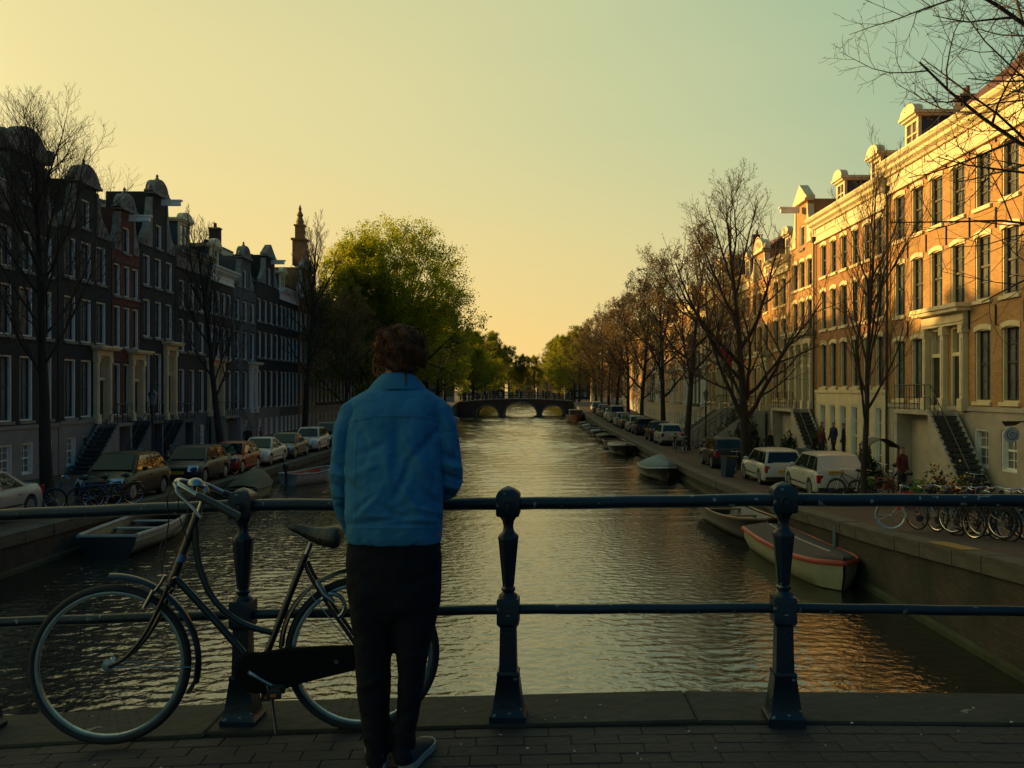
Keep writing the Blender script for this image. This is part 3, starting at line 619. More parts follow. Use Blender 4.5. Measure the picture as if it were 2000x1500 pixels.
for i, (x, y, w_, hh, m_) in enumerate([(-3.5, 398, 12, 14, M_tan2), (8.5, 398, 11, 13, M_tan), (22, 396, 13, 19, M_dark2), (-18, 396, 14, 19, M_dark2)]):
    lab = ['grey brown house closing the view over the far bridge', 'small tan house closing the view right of the gap in the trees', 'tall dark house at the canal end, right side', 'tall dark house at the canal end, left side'][i]
    H = thing('distant_house', lab, 'house', (x, y, .72), 0, 'houses closing the far end of the canal')
    holes = [(u-.5, u+.5, z, z+1.8) for u in sp(0, w_, 4) for z in (1.2, 4.4, 7.4, 10.6, 13.6) if z+2 < hh-3.2]
    wm_ = wall_mesh(w_, 0, hh-3, 9, holes); wm_.v = [(a-w_/2, b_, c_) for a, b_, c_ in wm_.v]; wm_.build('wall', m_, H)
    for h in holes: window(H, (h[0]+h[1])/2-w_/2, h[2], h[3], 1.0, 'w', .3, 0, 1)
    r = MB(); r.add([(-w_/2-.1,-.2,hh-3),(w_/2+.1,-.2,hh-3),(w_/2+.1,9,hh-3),(-w_/2-.1,9,hh-3),(-w_/2+1,4,hh),(w_/2-1,4,hh)], [(0,1,5,4),(1,2,5),(2,3,4,5),(3,0,4)]); r.build('roof', M_tile, H)
# ------------------------------------------------------------ trees
M_bark = mat('bark', (.040, .029, .021), .95, noise=.5, nscale=3, bump=.8, bscale=9, streak=.3)
M_twig = mat('twig_bark', (.060, .040, .026), .9)
M_twigd = mat('dark_twig_bark', (.035, .027, .021), .9)
M_bud = mat('russet_buds', (.25, .15, .06), .8, noise=.5, nscale=.6, col2=(.16, .11, .045), trans=.5)
M_leaf = mat('fresh_green_leaves', (.44, .42, .012), .7, noise=.6, nscale=.5, col2=(.20, .25, .01), trans=.74)
M_leaf2 = mat('yellow_green_leaves', (.27, .25, .018), .7, noise=.5, nscale=.4, col2=(.14, .16, .012), trans=.74)
M_leafd = mat('dark_green_leaves', (.03, .05, .015), .6, noise=.5, nscale=3)
def arr_mesh(name, verts, quads, mats, midx=None, smooth=False):
    me = bpy.data.meshes.new(name); nv, nf = len(verts), len(quads); k = quads.shape[1]
    me.vertices.add(nv); me.vertices.foreach_set('co', verts.astype(np.float32).ravel())
    me.loops.add(nf*k); me.loops.foreach_set('vertex_index', quads.astype(np.int32).ravel())
    me.polygons.add(nf); me.polygons.foreach_set('loop_start', np.arange(0, nf*k, k, dtype=np.int32))
    for m_ in mats: me.materials.append(m_)
    if smooth: me.polygons.foreach_set('use_smooth', np.ones(nf, dtype=bool))
    me.update(calc_edges=True); return me
def chains_mesh(name, chains, m_, smooth=True):
    groups = {}
    for pts, rad, n in chains: groups.setdefault((len(pts), n), []).append((pts, rad))
    V, Q, off = [], [], 0
    for (K, n), lst in groups.items():
        P = np.array([c[0] for c in lst]); Rr = np.array([c[1] for c in lst]); C = len(lst)
        T = np.gradient(P, axis=1) if K > 2 else np.repeat((P[:, 1:]-P[:, :1]), 2, axis=1); T /= np.linalg.norm(T, axis=2, keepdims=True)+1e-9
        ref = np.where(np.abs(T[:, :1, 2:3]) > .9, np.array([[[1., 0, 0]]]), np.array([[[0, 0, 1.]]])); ref = np.repeat(ref, K, axis=1)
        U = np.cross(T, ref); U /= np.linalg.norm(U, axis=2, keepdims=True)+1e-9; Wv = np.cross(T, U)
        a = np.arange(n)*2*math.pi/n
        ring = P[:, :, None, :]+Rr[:, :, None, None]*(U[:, :, None, :]*np.cos(a)[None, None, :, None]+Wv[:, :, None, :]*np.sin(a)[None, None, :, None])
        V.append(ring.reshape(-1, 3)); base = off+np.arange(C)[:, None, None]*K*n
        i = np.arange(K-1)[None, :, None]*n; j = np.arange(n)[None, None, :]; j2 = (j+1) % n
        q = np.stack([base+i+j, base+i+j2, base+i+n+j2, base+i+n+j], axis=-1).reshape(-1, 4); Q.append(q); off += C*K*n
    return arr_mesh(name, np.concatenate(V), np.concatenate(Q), [m_], smooth=smooth)
def leaf_mesh(name, pts, size, m_, rs, jit=.3, per=3, aspect=.6):
    P = np.repeat(pts, per, axis=0)+rs.normal(0, jit, (len(pts)*per, 3)); n = len(P)
    A = rs.normal(0, 1, (n, 3)); A /= np.linalg.norm(A, axis=1, keepdims=True); B = np.cross(A, rs.normal(0, 1, (n, 3))); B /= np.linalg.norm(B, axis=1, keepdims=True)
    s = size*rs.uniform(.6, 1.3, (n, 1)); A *= s; B *= s*aspect
    V = np.stack([P-A, P-B*1.0, P+A, P+B], axis=1).reshape(-1, 3); Q = np.arange(n*4).reshape(-1, 4)
    return arr_mesh(name, V, Q, [m_])
def gen_tree(seed, H=15, r=.28, fork=3.5, nb=9, up=.35, ang=(25, 60), spread=.5, levels=4, kids=(6, 5, 4), len_f=(.62, .55, .5), lean=(0, 0), wob=.10, rmin=.006, lead=1.0, low_branch=(), r1=.42):
    rs = random.Random(seed); thick, thin, tips = [], [], []
    segs = {0: 9, 1: 7, 2: 5, 3: 4, 4: 3}
    def grow(p, d, L_, r0, lvl):
        K = segs[lvl]; pts = [p]; rad = [r0]; q = p.copy(); d = d.normalized(); step = L_/K
        rend = max(rmin, r0*(.25 if lvl else .18))
        for i in range(K):
            g_ = up*(1 if lvl else .1)*(.35 if lvl == 0 else .28)
            wv = wob if lvl else .035
            d = (d+Vector((rs.gauss(0, wv), rs.gauss(0, wv), rs.gauss(0, wv*.6)+g_))).normalized()
            q = q+d*step; pts.append(q.copy()); rad.append(r0+(rend-r0)*((i+1)/K)**.9)
        n = {0: 9, 1: 6, 2: 5, 3: 3, 4: 3}[lvl]
        (thick if lvl < 2 else thin).append(([tuple(v) for v in pts], rad, n))
        if lvl >= levels:
            for v in pts[1:]: tips.append(tuple(v))
            return
        if lvl == 0: ts_ = [(fork/H)+(1-fork/H)*(i/(nb-1))**1.0*.93 for i in range(nb)]
        else: ts_ = [.22+.78*((i+rs.random()*.6)/kids[lvl-1]) for i in range(kids[lvl-1])]
        az = rs.random()*6.28
        for i, t in enumerate(ts_):
            t = min(t, .98); x = t*K; a = min(int(x), K-1); f = x-a; b0 = pts[a].lerp(pts[a+1], f); rr = rad[a]+(rad[a+1]-rad[a])*f
            dd = (pts[a+1]-pts[a]).normalized(); az += 2.4+rs.gauss(0, .35)
            e = R(rs.uniform(*ang))*(1.0 if lvl else (1.25-.6*(i/max(1, nb-1))))
            o = dd.orthogonal().normalized(); o = Quaternion(dd, az) @ o
            nd = dd*math.cos(e)+o*math.sin(e)
            if lvl == 0: ln = H*spread*(1-.55*(i/nb)**1.5)*rs.uniform(.8, 1.1)
            else: ln = L_*len_f[min(lvl, 2)]*(1.1-.5*t)*rs.uniform(.75, 1.2)
            grow(b0, nd, ln, max(rmin, min(rr*.75, r0*(r1 if lvl == 0 else .5))), lvl+1)
    base = Vector((0, 0, -.1)); 
    thick.append(([(0,0,-.15),(0,0,.05),(0,0,.35),(0,0,.9)], [r*1.5, r*1.35, r*1.1, r*.98], 9))
    grow(base, Vector((lean[0], lean[1], 1)), H*lead, r, 0)
    for (z, a, e, ln, rr) in low_branch: grow(Vector((0, 0, z)), Vector((math.cos(a)*math.sin(e), math.sin(a)*math.sin(e), math.cos(e))), ln, rr, 1)
    return thick, thin, np.array(tips)
def make_tree(name, seed, twig=M_twig, bud=None, leaf=None, leafm=None, dome=None, **kw):
    th, tn, tips = gen_tree(seed, **kw); rs = np.random.RandomState(seed)
    if dome:      # leaf sprays filling a rounded crown, with gaps left between them
        (c, rad, n, k) = dome; u = rs.normal(0, 1, (n*3, 3)); u /= np.linalg.norm(u, axis=1, keepdims=True); u = u[u[:, 2] > -.55][:n]; P = np.array(c)+u*np.array(rad)*rs.uniform(.50, 1.0, (len(u), 1))**.6
        P = P[np.sin(P[:, 0]*1.3+1)*np.sin(P[:, 1]*1.1)*np.sin(P[:, 2]*1.2+2) > -.42]
        for q in P[::2]:
            b0 = np.array(c)*np.array([1, 1, .55]); tn.append(([tuple(b0+(q-b0)*t+np.array([0, 0, 1.2*math.sin(math.pi*t)*(1-t)])) for t in (.15, .4, .7, 1)], [.06, .045, .028, .014], 3))
        sp_ = np.repeat(P, k//5, axis=0)+rs.normal(0, 1, (len(P)*(k//5), 3))*np.array([.52, .52, .34]); tips = np.concatenate([tips[tips[:, 2] < c[2]+rad[2]], sp_])
    T = dict(trunk=chains_mesh('trunk', th, M_bark), crown=chains_mesh('crown', tn, twig), extra=[])
    if bud: T['extra'].append(('buds', leaf_mesh('buds', tips[rs.rand(len(tips)) < bud[0]], bud[1], M_bud, rs, bud[2], bud[3])))
    if leaf:
        sel = tips[rs.rand(len(tips)) < leaf[0]]; T['extra'].append(('leaves', leaf_mesh('leaves', sel, leaf[1], leafm or M_leaf, rs, leaf[2], leaf[3])))
    T['name'] = name; return T
def tree(T, x, y, z, label, rz=0, s=1.0, group=None, cat='tree', sz=None):
    t = thing(T['name'], label, cat, (x, y, z), rz, group)
    t.scale = (s, s, sz or s)
    obj('trunk', T['trunk'], t); obj('crown', T['crown'], t)
    for n_, me in T['extra']: tag(obj(n_, me, t), kind='stuff')
    return t
GR, GL = 'bare trees along the right quay', 'trees along the left quay'
Tfork = make_tree('bare_tree', 11, bud=(.25, .045, .05, 1), H=14.2, r=.30, fork=4.2, nb=11, up=.42, ang=(24, 52), spread=.5, kids=(7, 5, 4), wob=.13, len_f=(.6, .56, .55), rmin=.007,
                  low_branch=((2.6, 3.35, .75, 6.5, .16), (3.0, .15, .72, 6.0, .15), (3.6, 2.0, .7, 5, .12), (4.0, 4.6, .6, 5.5, .12)))
Tmid = make_tree('bare_tree', 23, bud=(.8, .065, .09, 2), H=14.2, r=.27, fork=3.8, nb=11, up=.36, ang=(28, 60), spread=.48, kids=(7, 6, 5), wob=.13, rmin=.008)
Tbrown = make_tree('budding_tree', 31, bud=(.8, .085, .14, 2), H=14.4, r=.27, fork=3.4, nb=11, up=.30, ang=(30, 66), spread=.46, kids=(7, 6, 4), wob=.14, rmin=.011)
Tbrown2 = make_tree('budding_tree', 37, bud=(.8, .085, .14, 2), H=14, r=.27, fork=3.2, nb=10, up=.30, ang=(30, 66), spread=.48, kids=(7, 6, 4), wob=.14, rmin=.011)
Tyoung = make_tree('young_tree', 41, H=11.2, r=.13, fork=3.0, nb=15, up=.55, ang=(18, 38), spread=.40, kids=(6, 5, 3), wob=.07, rmin=.0045, len_f=(.6, .58, .55))
Tupr = make_tree('bare_tree', 53, twig=M_twig, bud=(.07, .03, .03, 1), H=12.0, r=.25, r1=.2, fork=4.4, nb=21, up=.5, ang=(26, 50), spread=.46, kids=(8, 6, 4), wob=.07, rmin=.0036, len_f=(.6, .62, .6))
Tupr2 = make_tree('bare_tree', 59, twig=M_twigd, H=11.0, r=.2, r1=.28, fork=3.6, nb=14, up=.6, ang=(20, 42), spread=.34, kids=(7, 5, 4), wob=.09, rmin=.006)
Tnear = make_tree('bare_tree', 67, bud=(.12, .02, .02, 1), twig=M_twig, H=14.5, r=.24, fork=4.4, r1=.3, nb=16, up=.2, ang=(38, 68), spread=.46, kids=(11, 8, 5), wob=.16, rmin=.0032, len_f=(.6, .5, .5))
Tgreen = make_tree('leafy_elm', 71, leaf=(.95, .10, .20, 8), leafm=M_leaf, dome=((0, 0, 13.2), (8.3, 7.6, 8.4), 440, 80), H=15.5, r=.42, fork=3.4, nb=15, up=.17, ang=(34, 76), spread=.66, kids=(7, 6, 4), wob=.12, rmin=.012)
Tgreen2 = make_tree('leafy_elm', 73, leaf=(.95, .12, .24, 7), leafm=M_leaf2, H=15, r=.34, fork=2.8, nb=12, up=.22, ang=(34, 70), spread=.50, kids=(6, 5, 4), wob=.12, rmin=.012)
tree(Tnear, 11.3, 15.5, qr(15.5), 'bare tree rooted out of frame, its branches reaching in over the nearest right house', 2.2, 1.0, GR)
tree(Tyoung, 10.6, 29.2, qr(29.2)-.05, 'thin young bare tree with fine upswept twigs beside the white estate cars', .5, .86, GR)
tree(Tfork, 10.5, 44.7, qr(44.7), 'large forked bare tree with a thick black trunk behind the dark hatchback', .2, .86, GR)
tree(Tmid, 10.2, 60.0, qr(60), 'bare tree with spreading crown just beyond the large forked tree', 1.3, .88, GR)
ty = [(77, Tmid, .9), (91.6, Tbrown, .9), (104.2, Tbrown2, .9), (118, Tbrown, .93), (130.5, Tbrown2, .9), (143, Tbrown, .9), (155, Tbrown2, .9)]
labs = ['bare tree third in the row beyond the forked tree', 'first russet budding tree in the right hand row', 'russet budding tree standing behind the parked van', 'russet tree midway down the right row of parked cars',
        'russet tree near the orange barge', 'russet tree close to the right end of the far bridge', 'russet tree right beside the far bridge']
for (y, T, s), lb in zip(ty, labs): tree(T, 10.8+(y > 70)*.3, y, qr(y), lb, y*1.7, s, GR)
tree(Tupr, -15.2, 29, ql(29), 'tall black bare tree with a thick trunk between the silver car and the black hatchback', 1.0, .88, GL)
tree(Tupr2, -15.2, 45.6, ql(45.6), 'slim bare tree standing behind the red car', 2.0, 1.0, GL)
tree(Tupr2, -15.2, 62, ql(62), 'bare tree in front of the spired gable', 4.0, 1.22, GL)
tree(Tmid, -15.0, 75.5, ql(75), 'dull brown bare tree just left of the leafy elm', 2.6, .74, GL)
tree(Tgreen2, -15.0, 86.5, ql(86), 'leafy tree with yellow green crown on the left flank of the tall elm', .6, .84, GL)
tree(Tgreen, -13.9, 94, ql(94), 'tall wide leafy elm, the biggest green tree on the left bank', 2.1, 1.0, GL)
for i, (x, y, T, s, lb) in enumerate([(-15.2, 110, Tgreen2, .84, 'green tree right after the tall elm'), (-15, 121, Tbrown, .85, 'brownish budding tree among the green ones on the left bank'),
        (-14.8, 132, Tgreen2, .84, 'green tree halfway between elm and far bridge'), (-14.5, 144, Tgreen2, .88, 'round green tree near the left end of the far bridge'), (-14.5, 156, Tgreen2, .9, 'green tree at the left end of the far bridge')]):
    tree(T, x, y, ql(y), lb, i*1.3, s, GL)
far = [(-13, 184, Tgreen2, .85, 'first green tree beyond the far bridge on the left'), (-12, 198, Tgreen2, .9, 'second green tree beyond the far bridge on the left'), (-14, 215, Tgreen, .7, 'taller green tree beyond the far bridge on the left'),
(-15, 366, Tgreen2, 1.5, 'green tree closing the canal left of the gap'), (-8.5, 368, Tgreen2, 1.2, 'small green tree beside the gap at the canal end'), (-3.4, 370, Tgreen2, 1.0, 'low green tree in the gap at the canal end, left one'), (1.8, 371, Tgreen2, .98, 'low green tree in the gap at the canal end, right one'),
       (9.8, 184, Tgreen2, .88, 'green tree beyond the far bridge on the right'), (10.5, 198, Tbrown, .92, 'russet tree beyond the far bridge on the right'), (10.3, 214, Tgreen2, .95, 'tall green tree beyond the far bridge on the right'), (6.4, 368, Tmid, 1.25, 'bare rounded tree right of the gap at the canal end'),
       (13, 367, Tgreen2, 1.4, 'green tree closing the canal right of the gap'), (20, 366, Tbrown, 1.4, 'russet tree closing the canal at the right'), (-26, 366, Tgreen2, 1.5, 'green tree at the far left canal end'), (28, 366, Tbrown, 1.5, 'russet tree at the far right canal end')]
far += [(sx*(14.4 if sx < 0 else 10.6), y, T, s_, f'{ordn[i]} of the distant trees past the far bridge, {"left" if sx < 0 else "right"} bank') for sx in (-1, 1) for i, (y, T, s_) in enumerate([(232, Tgreen2, .9), (252, Tgreen2, 1.0), (275, Tbrown, 1.05), (300, Tgreen2, 1.1), (328, Tgreen2, 1.2)])]
for x, y, T, s, lb in far: tree(T, x, y, .72 if y > 340 else ql(y), lb, x*3, s, 'trees beyond the far bridge')
# bushes
def bush(x, y, z, w, h, label, m=M_leafd, n=1400, cat='bush', ls=.09, group=None):
    rs = np.random.RandomState(int(x*10+y)); t = thing('garden_bush', label, cat, (x, y, z), 0, group)
    u = rs.normal(0, 1, (n, 3)); u /= np.linalg.norm(u, axis=1, keepdims=True); u *= rs.uniform(.55, 1, (n, 1)); u[:, 2] = np.abs(u[:, 2])
    u *= (1+.25*np.sin(u[:, :1]*5+x)+.2*np.cos(u[:, 1:2]*6))
    P = u*np.array([w/2, w/2, h]); tag(obj('leaves', leaf_mesh('leaves', P, ls, m, rs, .05, 2), t), kind='stuff')
    b = MB()
    for k in range(7):
        a = k*.9; b.tube([(0, 0, 0), (math.cos(a)*w*.12, math.sin(a)*w*.12, h*.3), (math.cos(a)*w*.3, math.sin(a)*w*.3, h*.75)], [.03, .02, .008], 5)
    b.build('stems', M_bark, t)
bush(13.6, 58, qr(58), 2.4, 2.0, 'dark green front garden bush behind the dark hatchback', group='front garden bushes on the right bank')
bush(13.9, 62, qr(62), 2.6, 2.5, 'taller dark green bush farther from the dark hatchback', group='front garden bushes on the right bank')
bush(14.5, 46.6, qr(46.6), .9, 1.3, 'small round dark bush against the cream shop front', group='front garden bushes on the right bank')
bush(14.6, 40.0, qr(40), .9, 1.1, 'small dark shrub beside the drainpipe of the wide tan house', group='front garden bushes on the right bank')
bush(14.2, 50.5, qr(50.5), 1.5, 1.2, 'low dark bush behind the man in black', group='front garden bushes on the right bank')
# ------------------------------------------------------------ cars
def paint(name, c, rough=.22): dk = sum(c) < .3; return mat(name, c, rough+(.12 if dk else .08), coat=.06 if dk else .25, noise=.12, nscale=2, spec=.3 if dk else .5)
P_silver = paint('silver_car_paint', (.30, .29, .27)); P_black = paint('black_car_paint', (.010, .010, .012)); P_blue = paint('dark_blue_car_paint', (.010, .018, .028))
P_red = paint('red_car_paint', (.22, .012, .008)); P_white = paint('white_car_paint', (.42, .41, .37)); P_grey = paint('grey_car_paint', (.06, .062, .062)); P_teal = paint('teal_car_paint', (.02, .06, .07))
M_cglass = mat('car_glass', (.006, .010, .012), .02, ior=1.7); M_wscr = mat('windscreen_glass', (.006, .014, .018), .04, ior=1.3); M_tyre = mat('tyre_rubber', (.012, .012, .012), .85); M_rim = mat('alloy_rim', (.42, .42, .42), .3, metal=.8)
M_lamp = mat('headlight_glass', (.62, .66, .66), .15, metal=.2, coat=1); M_tail = mat('tail_light_glass', (.30, .01, .008), .1, coat=1); M_plate = mat('yellow_number_plate', (.60, .36, .02), .4); M_trim = mat('black_trim', (.012, .012, .013), .5)
M_ink = mat('plate_ink', (.02, .02, .02), .6)
_wh = {}
def wheel_meshes(r=.31, w=.2):
    if (r, w) in _wh: return _wh[(r, w)]
    b = MB(); b.lathe([(r-.09, -w/2), (r-.02, -w/2), (r, -w/2+.03), (r, w/2-.03), (r-.02, w/2), (r-.09, w/2)], (0,0,0), 22, ax='x'); t = b.mesh('tyre', M_tyre, 40)
    b = MB(); b.lathe([(r-.085, -w/2-.004), (r-.12, -w/2+.03), (.05, -w/2+.02), (.05, w/2-.02), (r-.12, w/2-.03), (r-.085, w/2+.004)], (0,0,0), 22, ax='x')
    for s in (-1, 1):
        for k in range(5):
            a = k*2*math.pi/5; c, d = math.cos(a), math.sin(a); x = s*(w/2-.005)
            b.tube([(x, c*.03, d*.03), (x, c*(r-.1), d*(r-.1))], [.035, .03], 4)
    m = b.mesh('rim', [M_rim], 40); _wh[(r, w)] = (t, m); return t, m
def make_car(body='hatch', pm=P_black, L_=4.0, Wd=1.72, Hh=1.45, label='', estate_blank=False):
    C = thing('parked_car', label, 'car'); h = L_/2; w = Wd/2; wb = L_*.31
    belt = Hh*.635
    if body == 'sedan': top = [(-h, .52), (-h+.06, .66), (-h+.35, .76), (-h+1.15, belt-.02), (0, belt+.02), (h-.95, belt+.06), (h-.25, belt+.04), (h-.04, belt-.08), (h, .6)]; A, B, C_, D = -h+1.1, -h+1.85, h-1.75, h-.72
    elif body == 'estate': top = [(-h, .52), (-h+.06, .66), (-h+.35, .76), (-h+1.15, belt-.02), (0, belt+.02), (h-.3, belt+.05), (h-.05, belt+.03), (h, .7)]; A, B, C_, D = -h+1.1, -h+1.8, h-.42, h-.06
    else: top = [(-h, .52), (-h+.06, .68), (-h+.35, .8), (-h+1.0, belt-.02), (0, belt+.03), (h-.3, belt+.06), (h-.05, belt+.02), (h, .6)]; A, B, C_, D = -h+.95, -h+1.65, h-.75, h-.10
    if body == 'mpv': A, B, C_, D = -h+.55, -h+1.35, h-.4, h-.05
    ys = sorted(set([-h, -h+.03, -h+.08, -h+.16, -h+.3, h-.3, h-.16, h-.08, h-.03, h]+[s*wb+d for s in (-1, 1) for d in (-.37, -.35, -.3, -.2, -.1, 0, .1, .2, .3, .35, .37)]+list(np.linspace(-h+.6, h-.6, 7))))
    rings = []
    for y in ys:
        e = min(1, (h-abs(y))/.45); ww = w*(1-.22*(1-math.sqrt(max(0, 1-(1-e)**2)))); zt = interp(y, top)
        zb = .22 if abs(y) < h-.1 else .27
        for s in (-1, 1):
            d = abs(y-s*wb)
            if d < .365: zb = max(zb, .31+math.sqrt(.365**2-d*d)*.97)
        zs = max(zt*.86, zb+.05); zm = min(max(.5, zb+.03), zs-.02)
        half = [(ww-.05, zb), (ww-.01, min(zb+.04, zm)), (ww, zm), (ww-.03, zs), (ww-.12, zt-.01), (ww*.5, zt+.02)]
        rings.append([(x, y, z) for x, z in half]+[(-x, y, z) for x, z in half[::-1]])
    b = MB(); b.loft(rings); me = b.mesh('body', pm); fixn(me)
    me.polygons.foreach_set('use_smooth', [True]*len(me.polygons)); me.set_sharp_from_angle(angle=R(38)); obj('body', me, C)
    # greenhouse
    bw, rw = w-.07, w-.24; g = MB()
    zb = belt-.06; H2 = Hh-.035
    def sec(y, z, x): return [(-x, y, z), (x, y, z)]
    cols = [(A, zb, bw), (B, H2, rw), (B+.35, Hh, rw), ((B+C_)/2, Hh+.01, rw), (C_-.2, Hh-.01, rw), (C_, H2-.02, rw), (D, zb, bw)]
    vs = []
    for (y, z, x) in cols: vs += [(-x, y, z), (-x*.5, y, z+(.025 if z > Hh*.9 else 0)), (x*.5, y, z+(.025 if z > Hh*.9 else 0)), (x, y, z)]
    fs = [(i*4+j, i*4+j+1, (i+1)*4+j+1, (i+1)*4+j) for i in range(6) for j in range(3)]
    vb = len(vs); yb = [A, B, B+.35, (B+C_)/2, C_-.2, C_, D]; vs += [(-bw, y, zb) for y in yb]+[(bw, y, zb) for y in yb]
    for i in range(6): fs.append((i*4, (i+1)*4, vb+i+1, vb+i)); fs.append((i*4+3, vb+7+i, vb+7+i+1, (i+1)*4+3))
    g.add(vs, fs); me = g.mesh('cabin', pm); fixn(me); me.polygons.foreach_set('use_smooth', [True]*len(me.polygons)); me.set_sharp_from_angle(angle=R(35)); obj('cabin', me, C)
    def pane(a, b_, c, d, name='window_glass', off=.02):
        a, b_, c, d = map(Vector, (a, b_, c, d)); n = (b_-a).cross(d-a).normalized(); ctr = (a+b_+c+d)/4
        q = [p+n*off for p in (a, b_, c, d)]
        m_ = MB(); m_.add([tuple(v) for v in q]+[tuple(v-n*.02) for v in q], [(0,1,2,3), (4,7,6,5), (0,4,5,1), (1,5,6,2), (2,6,7,3), (3,7,4,0)]); m_.build(name, M_cglass if name == 'side_window' else M_wscr, C)
    lerp = lambda p, q, t: tuple(p[i]+(q[i]-p[i])*t for i in range(3))
    def frontal(y0, z0, x0, y1, z1, x1, s, nm):
        a, b_, c, d = (-x0, y0, z0), (x0, y0, z0), (x1, y1, z1), (-x1, y1, z1)
        f = lambda u, v: lerp(lerp(a, b_, u), lerp(d, c, u), v)
        q = [f(.06, .08), f(.94, .08), f(.93, .93), f(.07, .93)]
        pane(*(q if s < 0 else [q[1], q[0], q[3], q[2]]), name=nm)
    frontal(A, belt-.02, bw, B, H2, rw, -1, 'windscreen')
    if not estate_blank: frontal(D, belt-.02, bw, C_, H2-.02, rw, 1, 'rear_window')
    wins = [(A+.35, A+1.25, B+.12, B+.72), (A+1.32, None, B+.79, None)]
    mid = (B+C_)/2+.05; zl, zh = belt+.01, Hh-.09
    def side(s, yb0, yb1, yt0, yt1):
        X = lambda z: bw+(rw-bw)*((z-zb)/(H2-zb)); q = [(s*X(zl), yb0, zl), (s*X(zl), yb1, zl), (s*X(zh), yt1, zh), (s*X(zh), yt0, zh)]
        pane(*(q if s > 0 else [q[1], q[0], q[3], q[2]]), name='side_window')
    yA = A+(B-A)*.12; yD = D-(D-C_)*.12; t1_ = B+.05; t2_ = C_-.04
    for s in (-1, 1):
        side(s, yA+.12, mid-.05, t1_+.02, mid-.05)
        if body == 'sedan': side(s, mid+.03, yD-.28, mid+.03, t2_-.05)
        elif body == 'estate' or body == 'mpv': m2 = mid+(yD-mid)*.58; side(s, mid+.03, m2-.04, mid+.03, m2-.04); side(s, m2+.04, yD-.08, m2+.04, t2_-.03)
        else: m2 = mid+(yD-mid)*.62; side(s, mid+.03, m2-.03, mid+.03, min(m2-.03, t2_-.12)); side(s, m2+.03, yD-.14, min(m2+.03, t2_-.08), t2_-.02)
    tm, rm = wheel_meshes()
    for sx in (-1, 1):
        for sy in (-1, 1):
            o = obj('wheel', tm, C, (sx*(w-.12), sy*wb, .31)); obj('rim', rm, o)
    for sx in (-1, 1):
        m_ = MB(); x0, x1 = sorted((sx*(w-.46), sx*(w-.09))); m_.add([(x0, -h-.03+(.0 if abs(x0) < abs(x1) else .10), .54), (x1, -h-.03+(.10 if abs(x1) > abs(x0) else 0), .54), (x1, -h+(.24 if abs(x1) > abs(x0) else .04), .79), (x0, -h+(.24 if abs(x0) > abs(x1) else .04), .79),
            (x0, -h+.3, .56), (x1, -h+.3, .56), (x1, -h+.34, .72), (x0, -h+.34, .72)], [(0,1,2,3),(1,5,6,2),(4,0,3,7),(3,2,6,7)]); m_.build('headlight', M_lamp, C)
        m_ = MB(); x0, x1 = sorted((sx*(w-.26), sx*(w-.07))); zt0 = .62 if body != 'estate' else .55
        m_.box(x0, x1, h-.17, h-.015, zt0, zt0+.27); m_.build('tail_light', M_tail, C)
        m_ = MB(); m_.lathe([(.02, 0), (.075, .03), (.08, .1), (.05, .17)], (0,0,0), 8, ax='x'); mm = m_.mesh('mirror', pm); o = obj('mirror', mm, C, (sx*(w+.0), A+.5, belt+.06)); o.scale.x = sx
        m_ = MB(); m_.box(min(sx*(w-.003), sx*(w+.006)), max(sx*(w-.003), sx*(w+.006)), -wb+.42, wb-.42, .40, .45); m_.build('side_trim', M_trim, C)
        m_ = MB(); 
        for yy in (-.12, .92): m_.box(min(sx*(w-.02), sx*(w+.018)), max(sx*(w-.02), sx*(w+.018)), mid+yy-.22, mid+yy-.04, belt-.2, belt-.17)
        m_.build('door_handle', pm, C)
    m_ = MB(); m_.box(-w+.5, w-.5, -h-.012, -h+.05, .6, .68); m_.box(-w+.3, w-.3, -h-.015, -h+.05, .30, .42); m_.build('grille', M_trim, C)
    def plate(y0, y1, z, x=0):
        m_ = MB(); m_.box(x-.26, x+.26, y0, y1, z, z+.115); f = y0 if y0 < 0 else y1; e = -.003 if y0 < 0 else .003
        m_.mi(1)
        for k in range(6):
            xx = x-.2+k*.072+(.02 if k > 1 else 0)+(.02 if k > 3 else 0); m_.box(xx-.016, xx+.016, min(f, f+e), max(f, f+e), z+.025, z+.09)
        m_.build('number_plate', [M_plate, M_ink], C)
    plate(-h-.03, -h-.013, .44)
    plate(h-.02, h+.02, .86 if estate_blank else .56, .2 if estate_blank else 0)
    m_ = MB(); m_.box(-w+.12, w-.12, -h+.2, h-.2, .16, .3); m_.box(-w+.1, w-.1, h-.08, h+.012, .27, .4); m_.build('underbody', M_trim, C)
    return C
GCL, GCR = 'cars parked along the left quay', 'cars parked along the right quay'
def lcar(C, y, label, x=-14.25):
    C['label'] = label; C['group'] = GCL; C.location = (x, y, ql(y)+.0); C.rotation_euler = (math.atan((ql(y+2)-ql(y-2))/4), 0, 0); return C
lcar(make_car('sedan', P_silver, 4.5, 1.74, 1.43), 24.9, 'silver saloon cut by the left edge of the picture', -15.1)
lcar(make_car('hatch', P_black, 4.15, 1.74, 1.56), 32.3, 'glossy black hatchback beside the thick trunked tree', -14.2)
lcar(make_car('hatch', P_blue, 4.1, 1.74, 1.5), 39.3, 'dark blue hatchback behind the glossy black one')
lcar(make_car('hatch', P_red, 3.9, 1.68, 1.42), 44.3, 'small red car partly behind the slim bare tree')
WHT = make_car('sedan', P_white, 4.2, 1.7, 1.42); lcar(WHT, 49.1, 'white saloon just behind the red car')
lcar(make_car('sedan', P_grey, 4.4, 1.72, 1.42), 54.1, 'dark grey saloon between the two white cars')
lcar(make_car('hatch', P_white, 4.1, 1.72, 1.5), 59.9, 'white hatchback just left of the man in denim')
